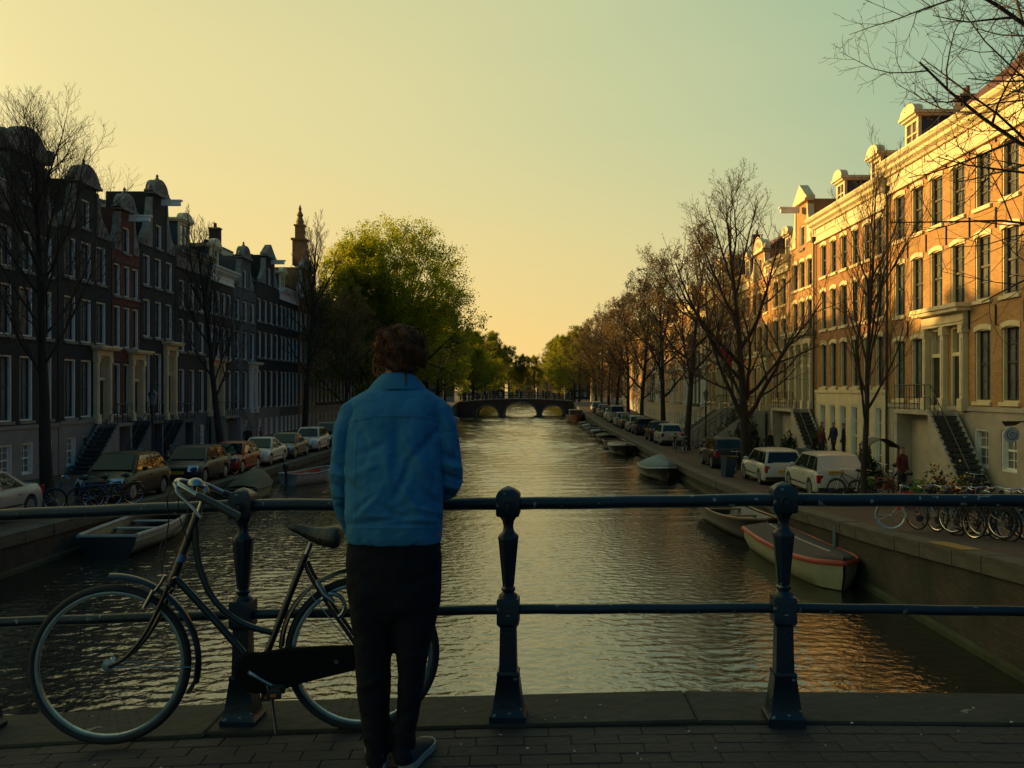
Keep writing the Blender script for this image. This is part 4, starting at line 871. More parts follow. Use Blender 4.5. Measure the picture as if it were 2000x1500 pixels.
lcar(make_car('mpv', P_teal, 4.2, 1.74, 1.65), 65.6, 'dark teal people carrier half hidden by the denim jacket')
DK = make_car('hatch', P_black, 4.1, 1.74, 1.5); SV = make_car('hatch', P_silver, 4.1, 1.72, 1.5); GY = make_car('sedan', P_grey, 4.3, 1.72, 1.42); BL = make_car('estate', P_blue, 4.4, 1.72, 1.46)
def rcar(src, y, label, x=10.0):
    c = place(src, label, (x, y, qr(y)), math.pi, group=GCR); c.rotation_euler = (0, 0, math.pi); return c
rcar(DK, 47.6, 'dark hatchback with yellow plate in front of the large forked tree', 9.95)
we = make_car('estate', P_white, 4.2, 1.7, 1.42); we.location = (10.0, 38.2, qr(38.2)); we.rotation_euler = (0, 0, math.pi); we['label'] = 'small white estate car in front of the blank backed white one'; we['group'] = GCR
wv = make_car('estate', P_white, 4.1, 1.78, 1.5, estate_blank=True); wv.location = (10.55, 33.2, qr(33.2)-.02); wv.rotation_euler = (0, 0, math.pi); wv['label'] = 'white estate van with windowless back and raised yellow plate'; wv['group'] = GCR; wv['category'] = 'van'
rr_ = [(SV, 66.6, 'silver hatchback nearest of the pairs beyond the forked tree'), (DK, 71.8, 'black hatchback parked directly behind the nearest silver pair car'), (BL, 81.5, 'dark blue estate in the middle of the right hand row'),
       (SV, 87.3, 'silver hatchback ahead of the dark blue estate'), (GY, 94.8, 'dark grey saloon before the parked van'), (SV, 100.2, 'silver hatchback just behind the parked van'),
       (WHT, 114, 'white saloon in front of the parked van'), (GY, 120.6, 'grey saloon deep in the right hand row'), (SV, 126.5, 'silver hatchback deep in the right hand row'), (DK, 133.8, 'black hatchback near the orange barge'), (WHT, 139, 'last white saloon before the far bridge on the right')]
for s, y, l in rr_: rcar(s, y, l)
vn = rcar(make_car('mpv', P_silver, 4.8, 1.85, 2.0), 107.4, 'tall silver van parked among cars far down the right quay'); vn['category'] = 'van'
for n_ in ('parked_car',):
    for o in [o for o in bpy.data.objects if o.get('label') == '' and o.get('category') == 'car']: kill(o)
# ------------------------------------------------------------ boats
def boat(label, x, y, rz, L_=5, Wd=1.8, fb=.5, hull=None, rim=None, cover=None, inner=None, thw=True, bowrise=.22, blunt=.0, group=None, motor=False, stripe=None, hoop=0, name='moored_boat', gr=None):
    Bt = thing(name, label, 'boat', (x, y, 0), rz, group); n = 14; rings = []; gun = []
    for i in range(n+1):
        t = i/n; bb = Wd/2*max(0, 1-(max(0, t-.42)/.58)**(2.3+blunt*3))**(.75-.3*blunt)*(.86+.14*min(1, t/.3)); bb = max(bb, .03); yy = -L_/2+L_*t
        sh = fb+bowrise*max(0, t-.3)**2*2+.05*(1-t)**2; kz = -.18+.25*max(0, t-.8)/.2
        gun.append((bb, yy, sh))
        rings.append([(-bb, yy, sh), (-bb*.95, yy-.0, sh*.55), (-bb*.72, yy-(.12*t if t > .7 else 0), .02), (0, yy-(.22*t if t > .7 else 0), kz), (bb*.72, yy-(.12*t if t > .7 else 0), .02), (bb*.95, yy, sh*.55), (bb, yy, sh)])
    b = MB(); b.loft(rings, close=False, caps=False); b.add(rings[0], [tuple(range(7))]); b.build('hull', hull, Bt, smooth=50)
    if stripe:
        b = MB(); 
        for s in (-1, 1): b.loft([[(s*(g[0]*.985+.012), g[1], g[2]*.72), (s*(g[0]*.992+.016), g[1], g[2]*.93)] for g in gun[:-1]], close=False, caps=False)
        b.build('hull_stripe', stripe, Bt)
    b = MB(); pts = [(-g[0], g[1], g[2]) for g in gun]+[(g[0], g[1], g[2]) for g in gun[::-1]]
    b.tube(pts, gr or .035+.012*Wd/2, 6); b.tube([(-gun[0][0], gun[0][1], gun[0][2]), (gun[0][0], gun[0][1], gun[0][2])], .045, 6); b.build('gunwale', rim, Bt, smooth=60)
    if cover:
        b = MB(); rg = []
        for i, g in enumerate(gun):
            t = i/n; cr = (.16+hoop*max(0, math.sin(t*math.pi))**.8); sag = .03*math.sin(i*2.3)
            rg.append([(-g[0]*1.0, g[1], g[2]+.03), (-g[0]*.85, g[1], g[2]+.03+cr*.35), (-g[0]*.45, g[1], g[2]+cr*.75+sag*.5), (0, g[1], g[2]+cr+sag*.3), (g[0]*.45, g[1], g[2]+cr*.75-sag*.5), (g[0]*.85, g[1], g[2]+.03+cr*.35), (g[0], g[1], g[2]+.03)])
        b.loft(rg, close=False, caps=False); b.build('tarpaulin', cover, Bt, smooth=60)
        b = MB(); b.tube([(0, g[1], g[2]+.17+hoop*max(0, math.sin(i/n*math.pi))**.8) for i, g in enumerate(gun[1:-2])], .022, 5); b.build('ridge_rope', M_rope, Bt)
    else:
        b = MB(); fz = .12; b.loft([[(-g[0]*.9, g[1], g[2]-.02), (-g[0]*.7, g[1], fz), (g[0]*.7, g[1], fz), (g[0]*.9, g[1], g[2]-.02)] for g in gun[:-1]], close=False, caps=False); b.build('boat_floor', inner or rim, Bt)
        if thw:
            for t in (.2, .45, .68):
                g = gun[int(t*n)]; b = MB(); b.box(-g[0]*.95, g[0]*.95, g[1]-.13, g[1]+.13, g[2]-.16, g[2]-.12); b.build('thwart', rim, Bt)
    if motor:
        g = gun[0]; b = MB(); b.lathe([(.05, -.5), (.06, .1), (.13, .16), (.15, .42), (.1, .5)], (0, g[1]-.14, g[2]), 8); b.tube([(0, g[1]-.1, g[2]+.3), (.1, g[1]+.4, g[2]+.35)], .02, 5); b.build('outboard_motor', M_trim, Bt)
    return Bt
M_rope = mat('pale_rope', (.30, .28, .24), .9); M_hcream = mat('cream_hull', (.34, .32, .17), .5, noise=.25, nscale=3); M_rr = mat('red_gunwale', (.42, .055, .02), .5, noise=.2, nscale=5)
M_tarp = mat('brown_tarpaulin', (.055, .038, .032), .8, noise=.25, nscale=3, bump=.3, bscale=6); M_tarpb = mat('blue_grey_tarpaulin', (.10, .16, .18), .7, noise=.2, nscale=3, bump=.3, bscale=6); M_tarpg = mat('olive_tarpaulin', (.09, .085, .05), .8, noise=.3, nscale=3, bump=.4, bscale=5)
M_hdark = mat('dark_hull', (.014, .014, .015), .4, noise=.3, nscale=3); M_hwhite = mat('white_hull', (.34, .33, .30), .5, noise=.3, nscale=3); M_wood = mat('varnished_wood', (.16, .07, .03), .4, noise=.4, nscale=6); M_pale = mat('pale_deck', (.22, .21, .19), .7)
M_hor = mat('orange_hull', (.26, .075, .015), .5, noise=.3, nscale=3)
GB = 'boats moored along the right quay'; GBL = 'boats moored along the left quay'
boat('cream boat with red gunwale under a brown tarpaulin, nearest on the right', 7.0, 23.9, math.pi+.05, 5.9, 1.5, .54, M_hcream, M_rr, cover=M_tarp, blunt=.7, group=GB, bowrise=.12, gr=.065)
boat('dark open boat with pale wooden gunwale just behind the cream boat', 6.85, 30.2, math.pi+.06, 5.8, 1.6, .55, M_hdark, M_wood, inner=M_pale, motor=False, group=GB, blunt=.3)
boat('small dark boat with blue grey hooped tarpaulin', 6.8, 48.6, math.pi+.05, 5.0, 1.7, .5, M_hdark, M_hwhite, cover=M_tarpb, hoop=.5, group=GB)
boat('black covered sloop, fourth boat along the right quay', 6.7, 67, math.pi, 5.5, 1.9, .55, M_hdark, M_pale, cover=M_hdark, group=GB)
boat('dark boat tucked right behind the black covered sloop', 6.8, 73.5, math.pi, 5.0, 1.8, .5, M_hdark, M_wood, inner=M_pale, group=GB)
for y, l, hm, cv in ((83.5, 'olive covered boat in the middle of the right hand line', M_hdark, M_tarpg), (92, 'small dark boat with blue cover', M_hdark, M_tarpb), (99, 'small wooden rowing boat far down the right quay', M_wood, None), (107, 'pale tender near the orange barge', M_hwhite, M_tarpb), (115, 'little dark boat closest to the orange barge', M_hdark, M_tarp)):
    boat(l, 6.9, y, math.pi, 4.6, 1.6, .45, hm, M_pale, cover=cv, inner=M_wood, group=GB)
ob = boat('orange barge with low cabin by the far bridge on the right', 6.6, 133, math.pi, 9, 2.6, .9, M_hor, M_wood, inner=M_wood, group=GB, thw=False); b = MB(); b.box(-.9, .9, -2.5, 1.8, .3, 1.7); b.mi(1).box(-.95, .95, -2.6, 1.9, 1.7, 1.78); b.build('cabin', [M_wood, M_pale], ob)
boat('long dark open boat with white rim and white side band at the near left wall', -11.75, 28.3, .05, 6.0, 1.8, .55, M_hdark, M_hwhite, inner=M_hdark, stripe=M_hwhite, group=GBL, gr=.07)
boat('boat under an olive brown tarpaulin by the left wall', -11.9, 39.6, .05, 3.9, 1.5, .5, M_hdark, M_tarpg, cover=M_tarpg, hoop=.55, group=GBL)
boat('small round white rowing boat with red inside', -11.0, 45.8, -.5, 2.9, 1.4, .5, M_hwhite, M_hwhite, inner=M_rr, motor=True, group=GBL, blunt=.4)
boat('small dark boat by the far bridge on the left', -10.9, 131, .0, 5, 1.8, .5, M_hwhite, M_pale, cover=M_tarpb, group=GBL)
# ------------------------------------------------------------ far bridge
BR = thing('stone_bridge', 'three arched dark stone bridge crossing the canal in the distance', 'bridge', (0, 165, 0))
M_brs = mat('bridge_masonry', (.085, .065, .05), .9, noise=.4, nscale=1.0, brick=(1.0, (.03, .025, .02), WP, .3, .1)); M_brl = mat('bridge_stone_trim', (.18, .16, .13), .9, noise=.3, nscale=2)
arch = [(-9.5, -5.7, 1.75), (-4.55, 1.2, 2.35), (2.2, 6.1, 1.75)]
def soff(x):
    for a, c, hh in arch:
        if a < x < c: u = (x-(a+c)/2)/((c-a)/2); return hh*math.sqrt(max(0, 1-u*u))**.9
    return -.6
topz = lambda x: 2.95-.55*((x+1.7)/11)**2
xs = sorted(set([-12.9, 7.8]+[a+e for a, c, _ in arch for e in (-1e-3, 1e-3)]+[c+e for a, c, _ in arch for e in (-1e-3, 1e-3)]+[a+(c-a)*(.5-.5*math.cos(math.pi*i/20)) for a, c, _ in arch for i in range(1, 20)]+list(np.linspace(-12.9, 7.8, 20))))
xs = [x for x in xs]
b = MB()
for a, c in zip(xs, xs[1:]):
    za, zc_ = soff(a), soff(c); ta, tc_ = topz(a), topz(c)
    b.quad((a,0,za),(c,0,zc_),(c,0,tc_),(a,0,ta)); b.quad((c,8,zc_),(a,8,za),(a,8,ta),(c,8,tc_)); b.quad((a,0,za),(a,8,za),(c,8,zc_),(c,0,zc_))
b.build('bridge_wall', M_brs, BR)
b = MB(); xx = list(np.linspace(-12.9, 7.8, 24)); b.loft([[(x,-.12,topz(x)-.02),(x,-.12,topz(x)+.14),(x,8.12,topz(x)+.14),(x,8.12,topz(x)-.02)] for x in xx]); b.build('bridge_deck', M_brl, BR)
for a, c, hh in arch:
    b = MB(); rg = []
    for i in range(21):
        an = math.pi*i/20; cx, hw = (a+c)/2, (c-a)/2; rg.append([(cx-hw*math.cos(an), -.05, hh*math.sin(an)**.9), (cx-(hw+.28)*math.cos(an), -.05, (hh+.28)*math.sin(an)**.9), (cx-(hw+.28)*math.cos(an), .02, (hh+.28)*math.sin(an)**.9), (cx-hw*math.cos(an), .02, hh*math.sin(an)**.9)])
    b.loft(rg); b.build('arch_ring', M_brl, BR)
me = MB().box(-.07, .07, -.07, .07, 0, 1.1).box(-.1, .1, -.1, .1, 1.1, 1.2).mesh('railing_post', M_iron)
for yy in (.15, 7.85):
    for k in range(14): x = -12.5+k*1.54; obj('railing_post', me, BR, (x, yy, topz(x)+.12))
    b = MB(); b.tube([(x, yy, topz(x)+1.2) for x in xx], .045, 5); b.tube([(x, yy, topz(x)+.7) for x in xx], .03, 5); b.build('handrail', M_iron, BR)
# ------------------------------------------------------------ parked bicycles (simpler)
M_fr = {k: mat(k+'_bike_paint', c, .35, coat=.5) for k, c in dict(black=(.012, .012, .013), blue=(.01, .04, .13), teal=(.02, .09, .10), grey=(.09, .095, .1), maroon=(.07, .012, .01), green=(.015, .05, .03)).items()}
M_chrome = mat('chrome', (.55, .55, .55), .18, metal=1); M_sad = mat('saddle_leather', (.018, .016, .015), .5); M_wtyre = mat('pale_tyre', (.32, .31, .28), .7)
def make_bike(fm, wt=False, pann=None):
    B = thing('parked_bicycle', '', 'bicycle'); r = .34
    for x in (-.53, .53):
        b = MB(); b.ring((0,0,0), (0,1,0), r-.018, .019, 30, 6); o = b.build('wheel', M_wtyre if wt else M_tyre, B, loc=(x, 0, r))
        b = MB(); b.ring((0,0,0), (0,1,0), r-.045, .011, 30, 5); b.lathe([(.02, -.05), (.02, .05)], (0,0,0), 6, ax='y')
        for k in range(14): a = k*math.pi/7; b.tube([(0, .02*(-1)**k, 0), ((r-.05)*math.cos(a), 0, (r-.05)*math.sin(a))], .0018, 3, cap=False)
        b.build('rim', M_chrome, o)
    b = MB(); bb, hd, st, rh, fh = (.08,0,.30), (-.36,0,.80), (.22,0,.80), (.53,0,r), (-.53,0,r)
    for p, q, t in ((hd, bb, .018), ((-.33,0,.86), (.19,0,.62), .015), (bb, st, .016), (bb, rh, .011), ((.2,0,.74), rh, .009)): b.tube([p, q], t, 6)
    b.tube([(-.33,0,.9), hd, (-.41,0,.66), (-.46,0,.5), fh], [.018,.018,.016,.013,.01], 6); b.tube([st, (.25,0,.92)], .012, 6)
    b.build('frame', fm, B)
    b = MB()
    for x, a0, a1 in ((-.53, -.2, 2.4), (.53, .3, 3.1)): b.ring((x,0,r), (0,-1,0), r+.02, .014, 16, 5, a0, a1, u=(1,0,0))
    b.build('mudguard', fm, B)
    b = MB(); b.tube([(.12,0,.95),(.2,0,.955),(.3,0,.96),(.36,0,.97)], [.02,.05,.09,.075], 8); b.build('saddle', M_sad, B)
    b = MB(); b.tube([(-.33,0,.88),(-.32,0,1.0)], .012, 6); b.tube([(-.14,-.27,1.0),(-.28,-.24,1.03),(-.34,-.1,1.02),(-.34,.1,1.02),(-.28,.24,1.03),(-.14,.27,1.0)], .011, 6); b.build('handlebar', M_chrome, B)
    b = MB(); b.tube([(.27,.06,.72),(.8,.06,.72)], .007, 4); b.tube([(.27,-.06,.72),(.8,-.06,.72)], .007, 4); b.tube([(.55,.06,.36),(.68,.06,.72)], .006, 4); b.box(.3,.78,-.06,.06,.722,.73); b.build('rear_rack', fm, B)
    b = MB(); b.lathe([(.085,-.01),(.085,.01)], (.08,-.04,.30), 12, ax='y'); b.tube([(.08,-.06,.3),(.16,-.06,.17)], .009, 5); b.box(.12,.2,-.12,-.06,.15,.18); b.tube([(.08,.06,.3),(0,.06,.43)], .009, 5); b.box(-.04,.04,.06,.12,.42,.45); b.build('crank', M_trim, B)
    if pann:
        b = MB()
        for s in (-1, 1):
            b.loft([[(.36, s*.09, z0), (.7, s*.09, z0), (.7, s*d, z0), (.36, s*d, z0)] for z0, d in ((.36, .2), (.5, .24), (.7, .22), (.74, .1))])
        fx = b.mesh('pannier', pann); fixn(fx); obj('pannier', fx, B)
    return B
M_pr = mat('orange_red_pannier', (.32, .045, .02), .7, noise=.4, nscale=9, col2=(.12, .03, .02)); M_pg = mat('green_yellow_pannier', (.22, .24, .02), .7, noise=.8, nscale=7, col2=(.01, .12, .06))
bikes = {k: make_bike(M_fr[k]) for k in ('black', 'blue', 'teal', 'grey', 'maroon')}
bw_ = make_bike(M_fr['grey'], True); bpr = make_bike(M_fr['black'], False, M_pr); bpg = make_bike(M_fr['green'], False, M_pg)
def pb(src, x, y, z, rz, label, lean=.05, g=None):
    c = place(src, label, (x, y, z), rz, group=g); c.rotation_euler = (lean, 0, rz); return c
gb1 = 'bicycles parked at the near right quay'
R8 = [(bw_, 8.75, 20.9, -.35, 'pale tyred grey bicycle at the left end of the near right rank'), (bikes['grey'], 8.95, 20.3, -1.15, 'grey bicycle with wheel toward the canal next to the pale tyred one'),
      (bikes['black'], 9.1, 19.75, -1.25, 'black bicycle third in the near right rank'), (bikes['black'], 9.35, 19.4, -1.05, 'black bicycle fourth in the near right rank, front wheel turned inward'), (bikes['teal'], 9.5, 19.1, -1.25, 'teal bicycle in the middle of the near right rank'),
      (bikes['black'], 9.7, 18.75, -1.0, 'black bicycle just right of the teal one'), (bikes['maroon'], 10.35, 19.3, .3, 'maroon bicycle seen side on behind the near right rank'), (bikes['black'], 9.75, 18.1, -1.1, 'black bicycle second from the right end of the near right rank'), (bikes['grey'], 9.95, 17.9, -1.35, 'grey bicycle at the right end of the near right rank')]
for s, x, y, rz, l in R8: pb(s, x, y, qr(y)+.01, rz, l, rnd.uniform(-.08, .1), gb1)
gb2 = 'bicycles on the right pavement'
for s, x, y, rz, l in [(bpr, 11.0, 29.8, .25, 'bicycle loaded with orange red panniers behind the thin young tree'), (bpg, 10.6, 30.4, .1, 'bicycle with green and yellow panniers beside the orange one'), (bpg, 11.6, 28.9, -.2, 'second bicycle with green and yellow bags right of the young tree'),
      (bikes['black'], 13.4, 27.6, .7, 'black bicycle leaning near the foot of the stone steps'), (bikes['grey'], 14.6, 44.5, 1.5, 'grey bicycle against the cream fronted shop'), (bikes['black'], 14.3, 47.5, 1.2, 'black bicycle outside the brown brick house'), (bikes['teal'], 12.3, 55, 1.5, 'teal bicycle behind the man in black'),
      (bikes['black'], 9.3, 58.8, 1.4, 'black bicycle by the second big tree'), (bikes['grey'], 9.6, 57.5, 1.2, 'grey bicycle locked beside the second big tree'), (bikes['black'], 9.7, 62.1, 1.3, 'black bicycle between the second big tree and silver hatchback')]:
    pb(s, x, y, qr(y)+.01, rz, l, .05, gb2)
for s, x, y, rz, l in [(bikes['black'], 13.2, 37.2, .9, 'black bicycle parked left of the black canopy'), (bikes['maroon'], 13.6, 38.4, 1.1, 'maroon bicycle parked left of the black canopy'), (bikes['black'], 13.0, 33.4, .5, 'black bicycle right of the black canopy'), (bikes['grey'], 9.6, 43.0, 1.3, 'grey bicycle leaning at the forked tree trunk')]:
    pb(s, x, y, qr(y)+.01, rz, l, .05, gb2)
gb3 = 'bicycles on the left quay'
for s, x, y, rz, l in [(bikes['blue'], -13.95, 28.2, .55, 'blue framed bicycle at the left of the trio by the thick tree'), (bikes['blue'], -13.5, 28.6, .85, 'blue framed bicycle in the middle of the trio'), (bikes['black'], -13.15, 29.3, .75, 'black bicycle at the right of the trio, beside the glossy hatchback'),
      (bikes['black'], -19.3, 45.5, 1.4, 'black bicycle below the white neck gable house'), (bikes['grey'], -19.2, 49.5, 1.5, 'grey bicycle below the red brick house'), (bikes['teal'], -19.4, 57.5, 1.6, 'teal bicycle below the panelled frieze house'), (bikes['maroon'], -13.8, 42.0, 1.2, 'maroon bicycle between the dark blue and red cars'), (bikes['black'], -19.2, 63, 1.5, 'black bicycle by the double cream doorway')]:
    pb(s, x, y, ql(y)+.01, rz, l, .05, gb3)
for i in range(9):
    x = [-11.6, -10.4, -8.9, -7.2, -5.6, -.6, 1.3, 4.6, 6.6][i]
    pb(list(bikes.values())[i % 5], x, 165.9, topz(x)+.15, [0, .2, 3.1, 0, .1, 3.0, 0, .3, 0][i], f'{ordn[i]} bicycle from the left on the far bridge railing', .05, 'bicycles on the far bridge')
for k in list(bikes.values())+[bw_, bpr, bpg]: kill(k)
for k in (DK, SV, GY, BL): kill(k)
for o in [o for o in COL.objects if o.get('category') == 'car' and not o.get('label')]: kill(o)
# ------------------------------------------------------------ people
def skin_mesh(name, V, E, Rr, mats, sub=1, root=0):
    me = bpy.data.meshes.new(name+'_cage'); me.from_pydata(V, E, []); o = bpy.data.objects.new(name+'_cage', me); COL.objects.link(o)
    md = o.modifiers.new('s', 'SKIN'); md.use_smooth_shade = True
    for i, r in enumerate(Rr): me.skin_vertices[0].data[i].radius = (r if isinstance(r, tuple) else (r, r)); me.skin_vertices[0].data[i].use_root = (i == root)
    sb = o.modifiers.new('b', 'SUBSURF'); sb.levels = sub; sb.render_levels = sub
    dg = bpy.context.evaluated_depsgraph_get(); dg.update(); out = bpy.data.meshes.new_from_object(o.evaluated_get(dg)); out.name = name
    bpy.data.objects.remove(o, do_unlink=True); out.materials.clear()
    for m_ in mats: out.materials.append(m_)
    return out
M_skin = mat('skin', (.36, .19, .12), .6); M_hair = mat('brown_hair', (.18, .075, .036), .85, noise=.5, nscale=30, spec=.15)
def cloth(n, c): return mat(n, c, .85, noise=.2, nscale=6)
def figure(top, bot, hair, pose='stand'):
    st = pose == 'walk'
    dy = .28 if st else .02
    V = [(0,0,.98),(0,0,1.18),(0,0,1.40),(0,0,1.50),(0,-.01,1.58),(0,-.01,1.68),(0,0,1.74),
         (.09,0,.92),(.10,-dy*.4,.50),(.10,dy*.3,.09),(.10,dy*.3-.14,.04), (-.09,0,.92),(-.10,dy*.3,.50),(-.10,dy*.9,.12),(-.10,dy*.9-.14,.05),
         (.18,0,1.41),(.23,.02,1.14),(.22,-.10,.90),(.22,-.13,.82), (-.18,0,1.41),(-.23,.0,1.14),(-.22,-.12,.92),(-.22,-.15,.84)]
    E = [(0,1),(1,2),(2,3),(3,4),(4,5),(5,6),(0,7),(7,8),(8,9),(9,10),(0,11),(11,12),(12,13),(13,14),(2,15),(15,16),(16,17),(17,18),(2,19),(19,20),(20,21),(21,22)]
    r = [(.15,.11),(.14,.10),(.15,.10),.055,.085,.095,.06,.10,.07,.05,.04,.10,.07,.05,.04,.065,.05,.038,.035,.065,.05,.038,.035]
    me = skin_mesh('person', V, E, r, [M_skin, top, bot, hair])
    for p in me.polygons:
        z, x = p.center.z, abs(p.center.x)
        p.material_index = 3 if z > 1.66 or (z > 1.56 and p.center.y > .02 and x < .14) else (0 if z > 1.5 else (2 if z < .93 and (x < .165 or z < .75) else (0 if z < .86 else 1)))
    return me
c_bk, c_nv, c_dk = cloth('black_cloth', (.012, .012, .014)), cloth('navy_cloth', (.012, .02, .05)), cloth('dark_trousers', (.014, .014, .02))
c_rd, c_or, c_wh, c_bl = cloth('red_cloth', (.10, .014, .012)), cloth('orange_cloth', (.40, .10, .02)), cloth('white_cloth', (.4, .4, .38)), cloth('blue_cloth', (.02, .07, .16))
figs = {'black': figure(c_bk, c_dk, M_hair), 'navy': figure(c_nv, c_dk, M_hair, 'walk'), 'red': figure(c_rd, c_dk, M_hair), 'orange': figure(c_or, c_dk, M_hair, 'walk'), 'white': figure(c_wh, c_nv, M_hair), 'blue': figure(c_bl, c_dk, M_hair, 'walk')}
def person(k, x, y, z, rz, label, group=None, s=1.0):
    o = obj('person', figs[k], None, (x, y, z), (0, 0, rz)); o.scale = (s, s, s); return tag(o, label, 'person', group)
gp = 'people on the right pavement'
person('black', 12.9, 49.5, qr(49.5), .6, 'person in black standing behind the small white estate car', gp, 1.02)
person('black', 14.0, 44.2, 1.35, .9, 'person in black, leftmost of the group on the terrace', gp)
person('navy', 14.4, 43.7, 1.35, -1.2, 'person in navy in the middle of the group on the terrace', gp)
person('black', 14.5, 42.6, 1.35, -2.0, 'person in black at the right of the terrace group beside a bare tree', gp)
person('red', 13.6, 43.0, 1.3, 2.0, 'person in dark red top facing the terrace group', gp, .95)
person('red', 12.2, 30.2, qr(30), .5, 'person in a red jacket beside the flower pots', gp)
person('black', -17.0, 55.5, ql(55), .4, 'person in black on the left pavement behind the white saloon', 'people on the left pavement')
person('orange', -16.4, 56.2, ql(56), -1.0, 'person in rust orange coat on the left pavement', 'people on the left pavement', .97)
for i, (x, k) in enumerate([(-12.0,'black'),(-11.1,'blue'),(-9.6,'navy'),(-8.2,'black'),(-7.9,'white'),(-6.3,'navy'),(-4.9,'black'),(-3.6,'white'),(-2.4,'black'),(.4,'orange'),(.9,'red'),(2.4,'navy'),(3.4,'blue'),(5.2,'black'),(6.9,'blue')]):
    lb = f'person in {k} clothes, {ordn[i] if i < 11 else ["twelfth", "thirteenth", "fourteenth", "last"][i-11]} from the left on the far bridge'
    person(k, x, 166.6+(i % 3)*.7, topz(x)+.15, i*1.1, lb, 'people on the far bridge')
# ------------------------------------------------------------ street things
def lamp_post(x, y, z, label, H=3.9):
    T = thing('street_lamp', label, 'street lamp', (x, y, z)); b = MB()
    b.lathe([(.16, 0), (.16, .35), (.09, .45), (.075, 1.1), (.06, 1.15), (.045, H-1.0), (.07, H-.95), (.03, H-.85), (.03, H-.72)], n=10); b.tube([(-.3, 0, H-1.05), (.3, 0, H-1.05)], .015, 5); b.build('lamp_pole', M_iron, T)
    b = MB(); b.lathe([(.10, H-.7), (.19, H-.25), (.19, H-.22)], n=6); b.build('lantern_glass', mat('lantern_glass', (.12, .14, .15), .1), T)
    b = MB(); b.lathe([(.23, H-.22), (.2, H-.15), (.07, H-.02), (.03, H+.12)], n=6); b.lathe([(.12, H-.74), (.12, H-.70)], n=6); b.build('lantern_cap', M_iron, T)
lamp_post(-17.6, 43, ql(43), 'old street lantern in front of the narrow red brick house')
lamp_post(12.6, 66, qr(66), 'old street lantern beyond the garden bushes')
T = thing('wheelie_bin', 'tilted dark blue litter bin between dark hatchback and small white estate', 'bin', (8.75, 40.9, qr(40.9))); T.rotation_euler = (0, .12, .3)
b = MB(); b.loft([[(-s,-s,z),(s,-s,z),(s,s,z),(-s,s,z)] for s, z in ((.2, 0), (.27, .85))]); b.build('bin_body', mat('blue_plastic', (.015, .04, .07), .5), T)
b = MB(); b.box(-.3, .3, -.32, .3, .85, .92); b.build('bin_lid', M_trim, T)
# terrace for the group, with blue panel
T = thing('terrace_planter', 'dark blue wooden terrace box in front of the standing group', 'planter', (13.0, 42.9, qr(43))); b = MB(); b.box(-.25, .25, -1.5, 1.5, 0, 1.1); b.build('planter_box', mat('dark_blue_wood', (.012, .035, .05), .7), T)
T = thing('front_terrace', 'low stone terrace carrying the group of people', 'terrace', (14.3, 43.2, qr(43))); b = MB(); b.box(-1.0, 1.3, -1.9, 1.7, -.1, 1.36-qr(43)-.02); b.build('terrace_slab', M_plas, T)
# black canopy
T = thing('canvas_canopy', 'curved black canvas canopy on posts right of the thin young tree', 'canopy', (12.2, 32.2, qr(32))); b = MB()
b.loft([[(-.55+1.1*t, -.5, 1.5+.45*math.sin(math.pi*(.15+.75*t))), (-.55+1.1*t, .5, 1.5+.45*math.sin(math.pi*(.15+.75*t))), (-.55+1.1*t, .5, 1.53+.45*math.sin(math.pi*(.15+.75*t))), (-.55+1.1*t, -.5, 1.53+.45*math.sin(math.pi*(.15+.75*t)))] for t in np.linspace(0, 1, 9)]); b.build('canvas', M_trim, T)
b = MB()
for x in (-.5, .5):
    for y in (-.45, .45): b.tube([(x, y, 0), (x, y, 1.75)], .025, 6)
b.build('canopy_post', M_iron, T)
# flower pots
M_fl = [mat('yellow_petals', (.55, .40, .03), .7), mat('orange_petals', (.55, .12, .02), .7), mat('red_petals', (.40, .02, .02), .7)]; M_pot = mat('terracotta_pot', (.16, .06, .035), .8)
def pot(x, y, m, label, h=.5):
    t = thing('flower_pot', label, 'flower pot', (x, y, qr(y)), 0, 'flower pots near the stone steps'); b = MB(); b.lathe([(.13, 0), (.2, .34), (.22, .34), (.22, .4), (.17, .4), (.15, .36)], n=12); b.build('pot', M_pot, t)
    rs = np.random.RandomState(int(x*100)); P = rs.normal(0, .16, (160, 3)); P[:, 2] = .45+np.abs(P[:, 2])*1.6*h/.5
    tag(obj('leaves', leaf_mesh('leaves', P, .06, M_leafd, rs, .02, 1), t), kind='stuff'); tag(obj('blossoms', leaf_mesh('blossoms', P[:55]+np.array([0, -.03, .08]), .055, m, rs, .02, 1), t), kind='stuff')
pot(11.9, 27.2, M_fl[0], 'pot of yellow flowers nearest the parked bicycles', .6); pot(12.3, 27.6, M_fl[1], 'pot of orange flowers between yellow ones', .5); pot(12.8, 27.3, M_fl[0], 'pot of yellow flowers close to the steps', .55); pot(12.55, 26.9, M_fl[1], 'bright orange flower pot in front of the others', .4)
T = thing('plastic_crate', 'red plastic crate on the pavement right of the bagged bicycles', 'crate', (11.1, 27.2, qr(27.2)), .3); b = MB(); b.box(-.2, .2, -.15, .15, 0, .04)
for x0, x1, y0, y1 in ((-.2, .2, -.15, -.13), (-.2, .2, .13, .15), (-.2, -.18, -.13, .13), (.18, .2, -.13, .13)): b.box(x0, x1, y0, y1, .04, .5)
b.build('crate_body', mat('red_plastic', (.35, .02, .015), .5), T)
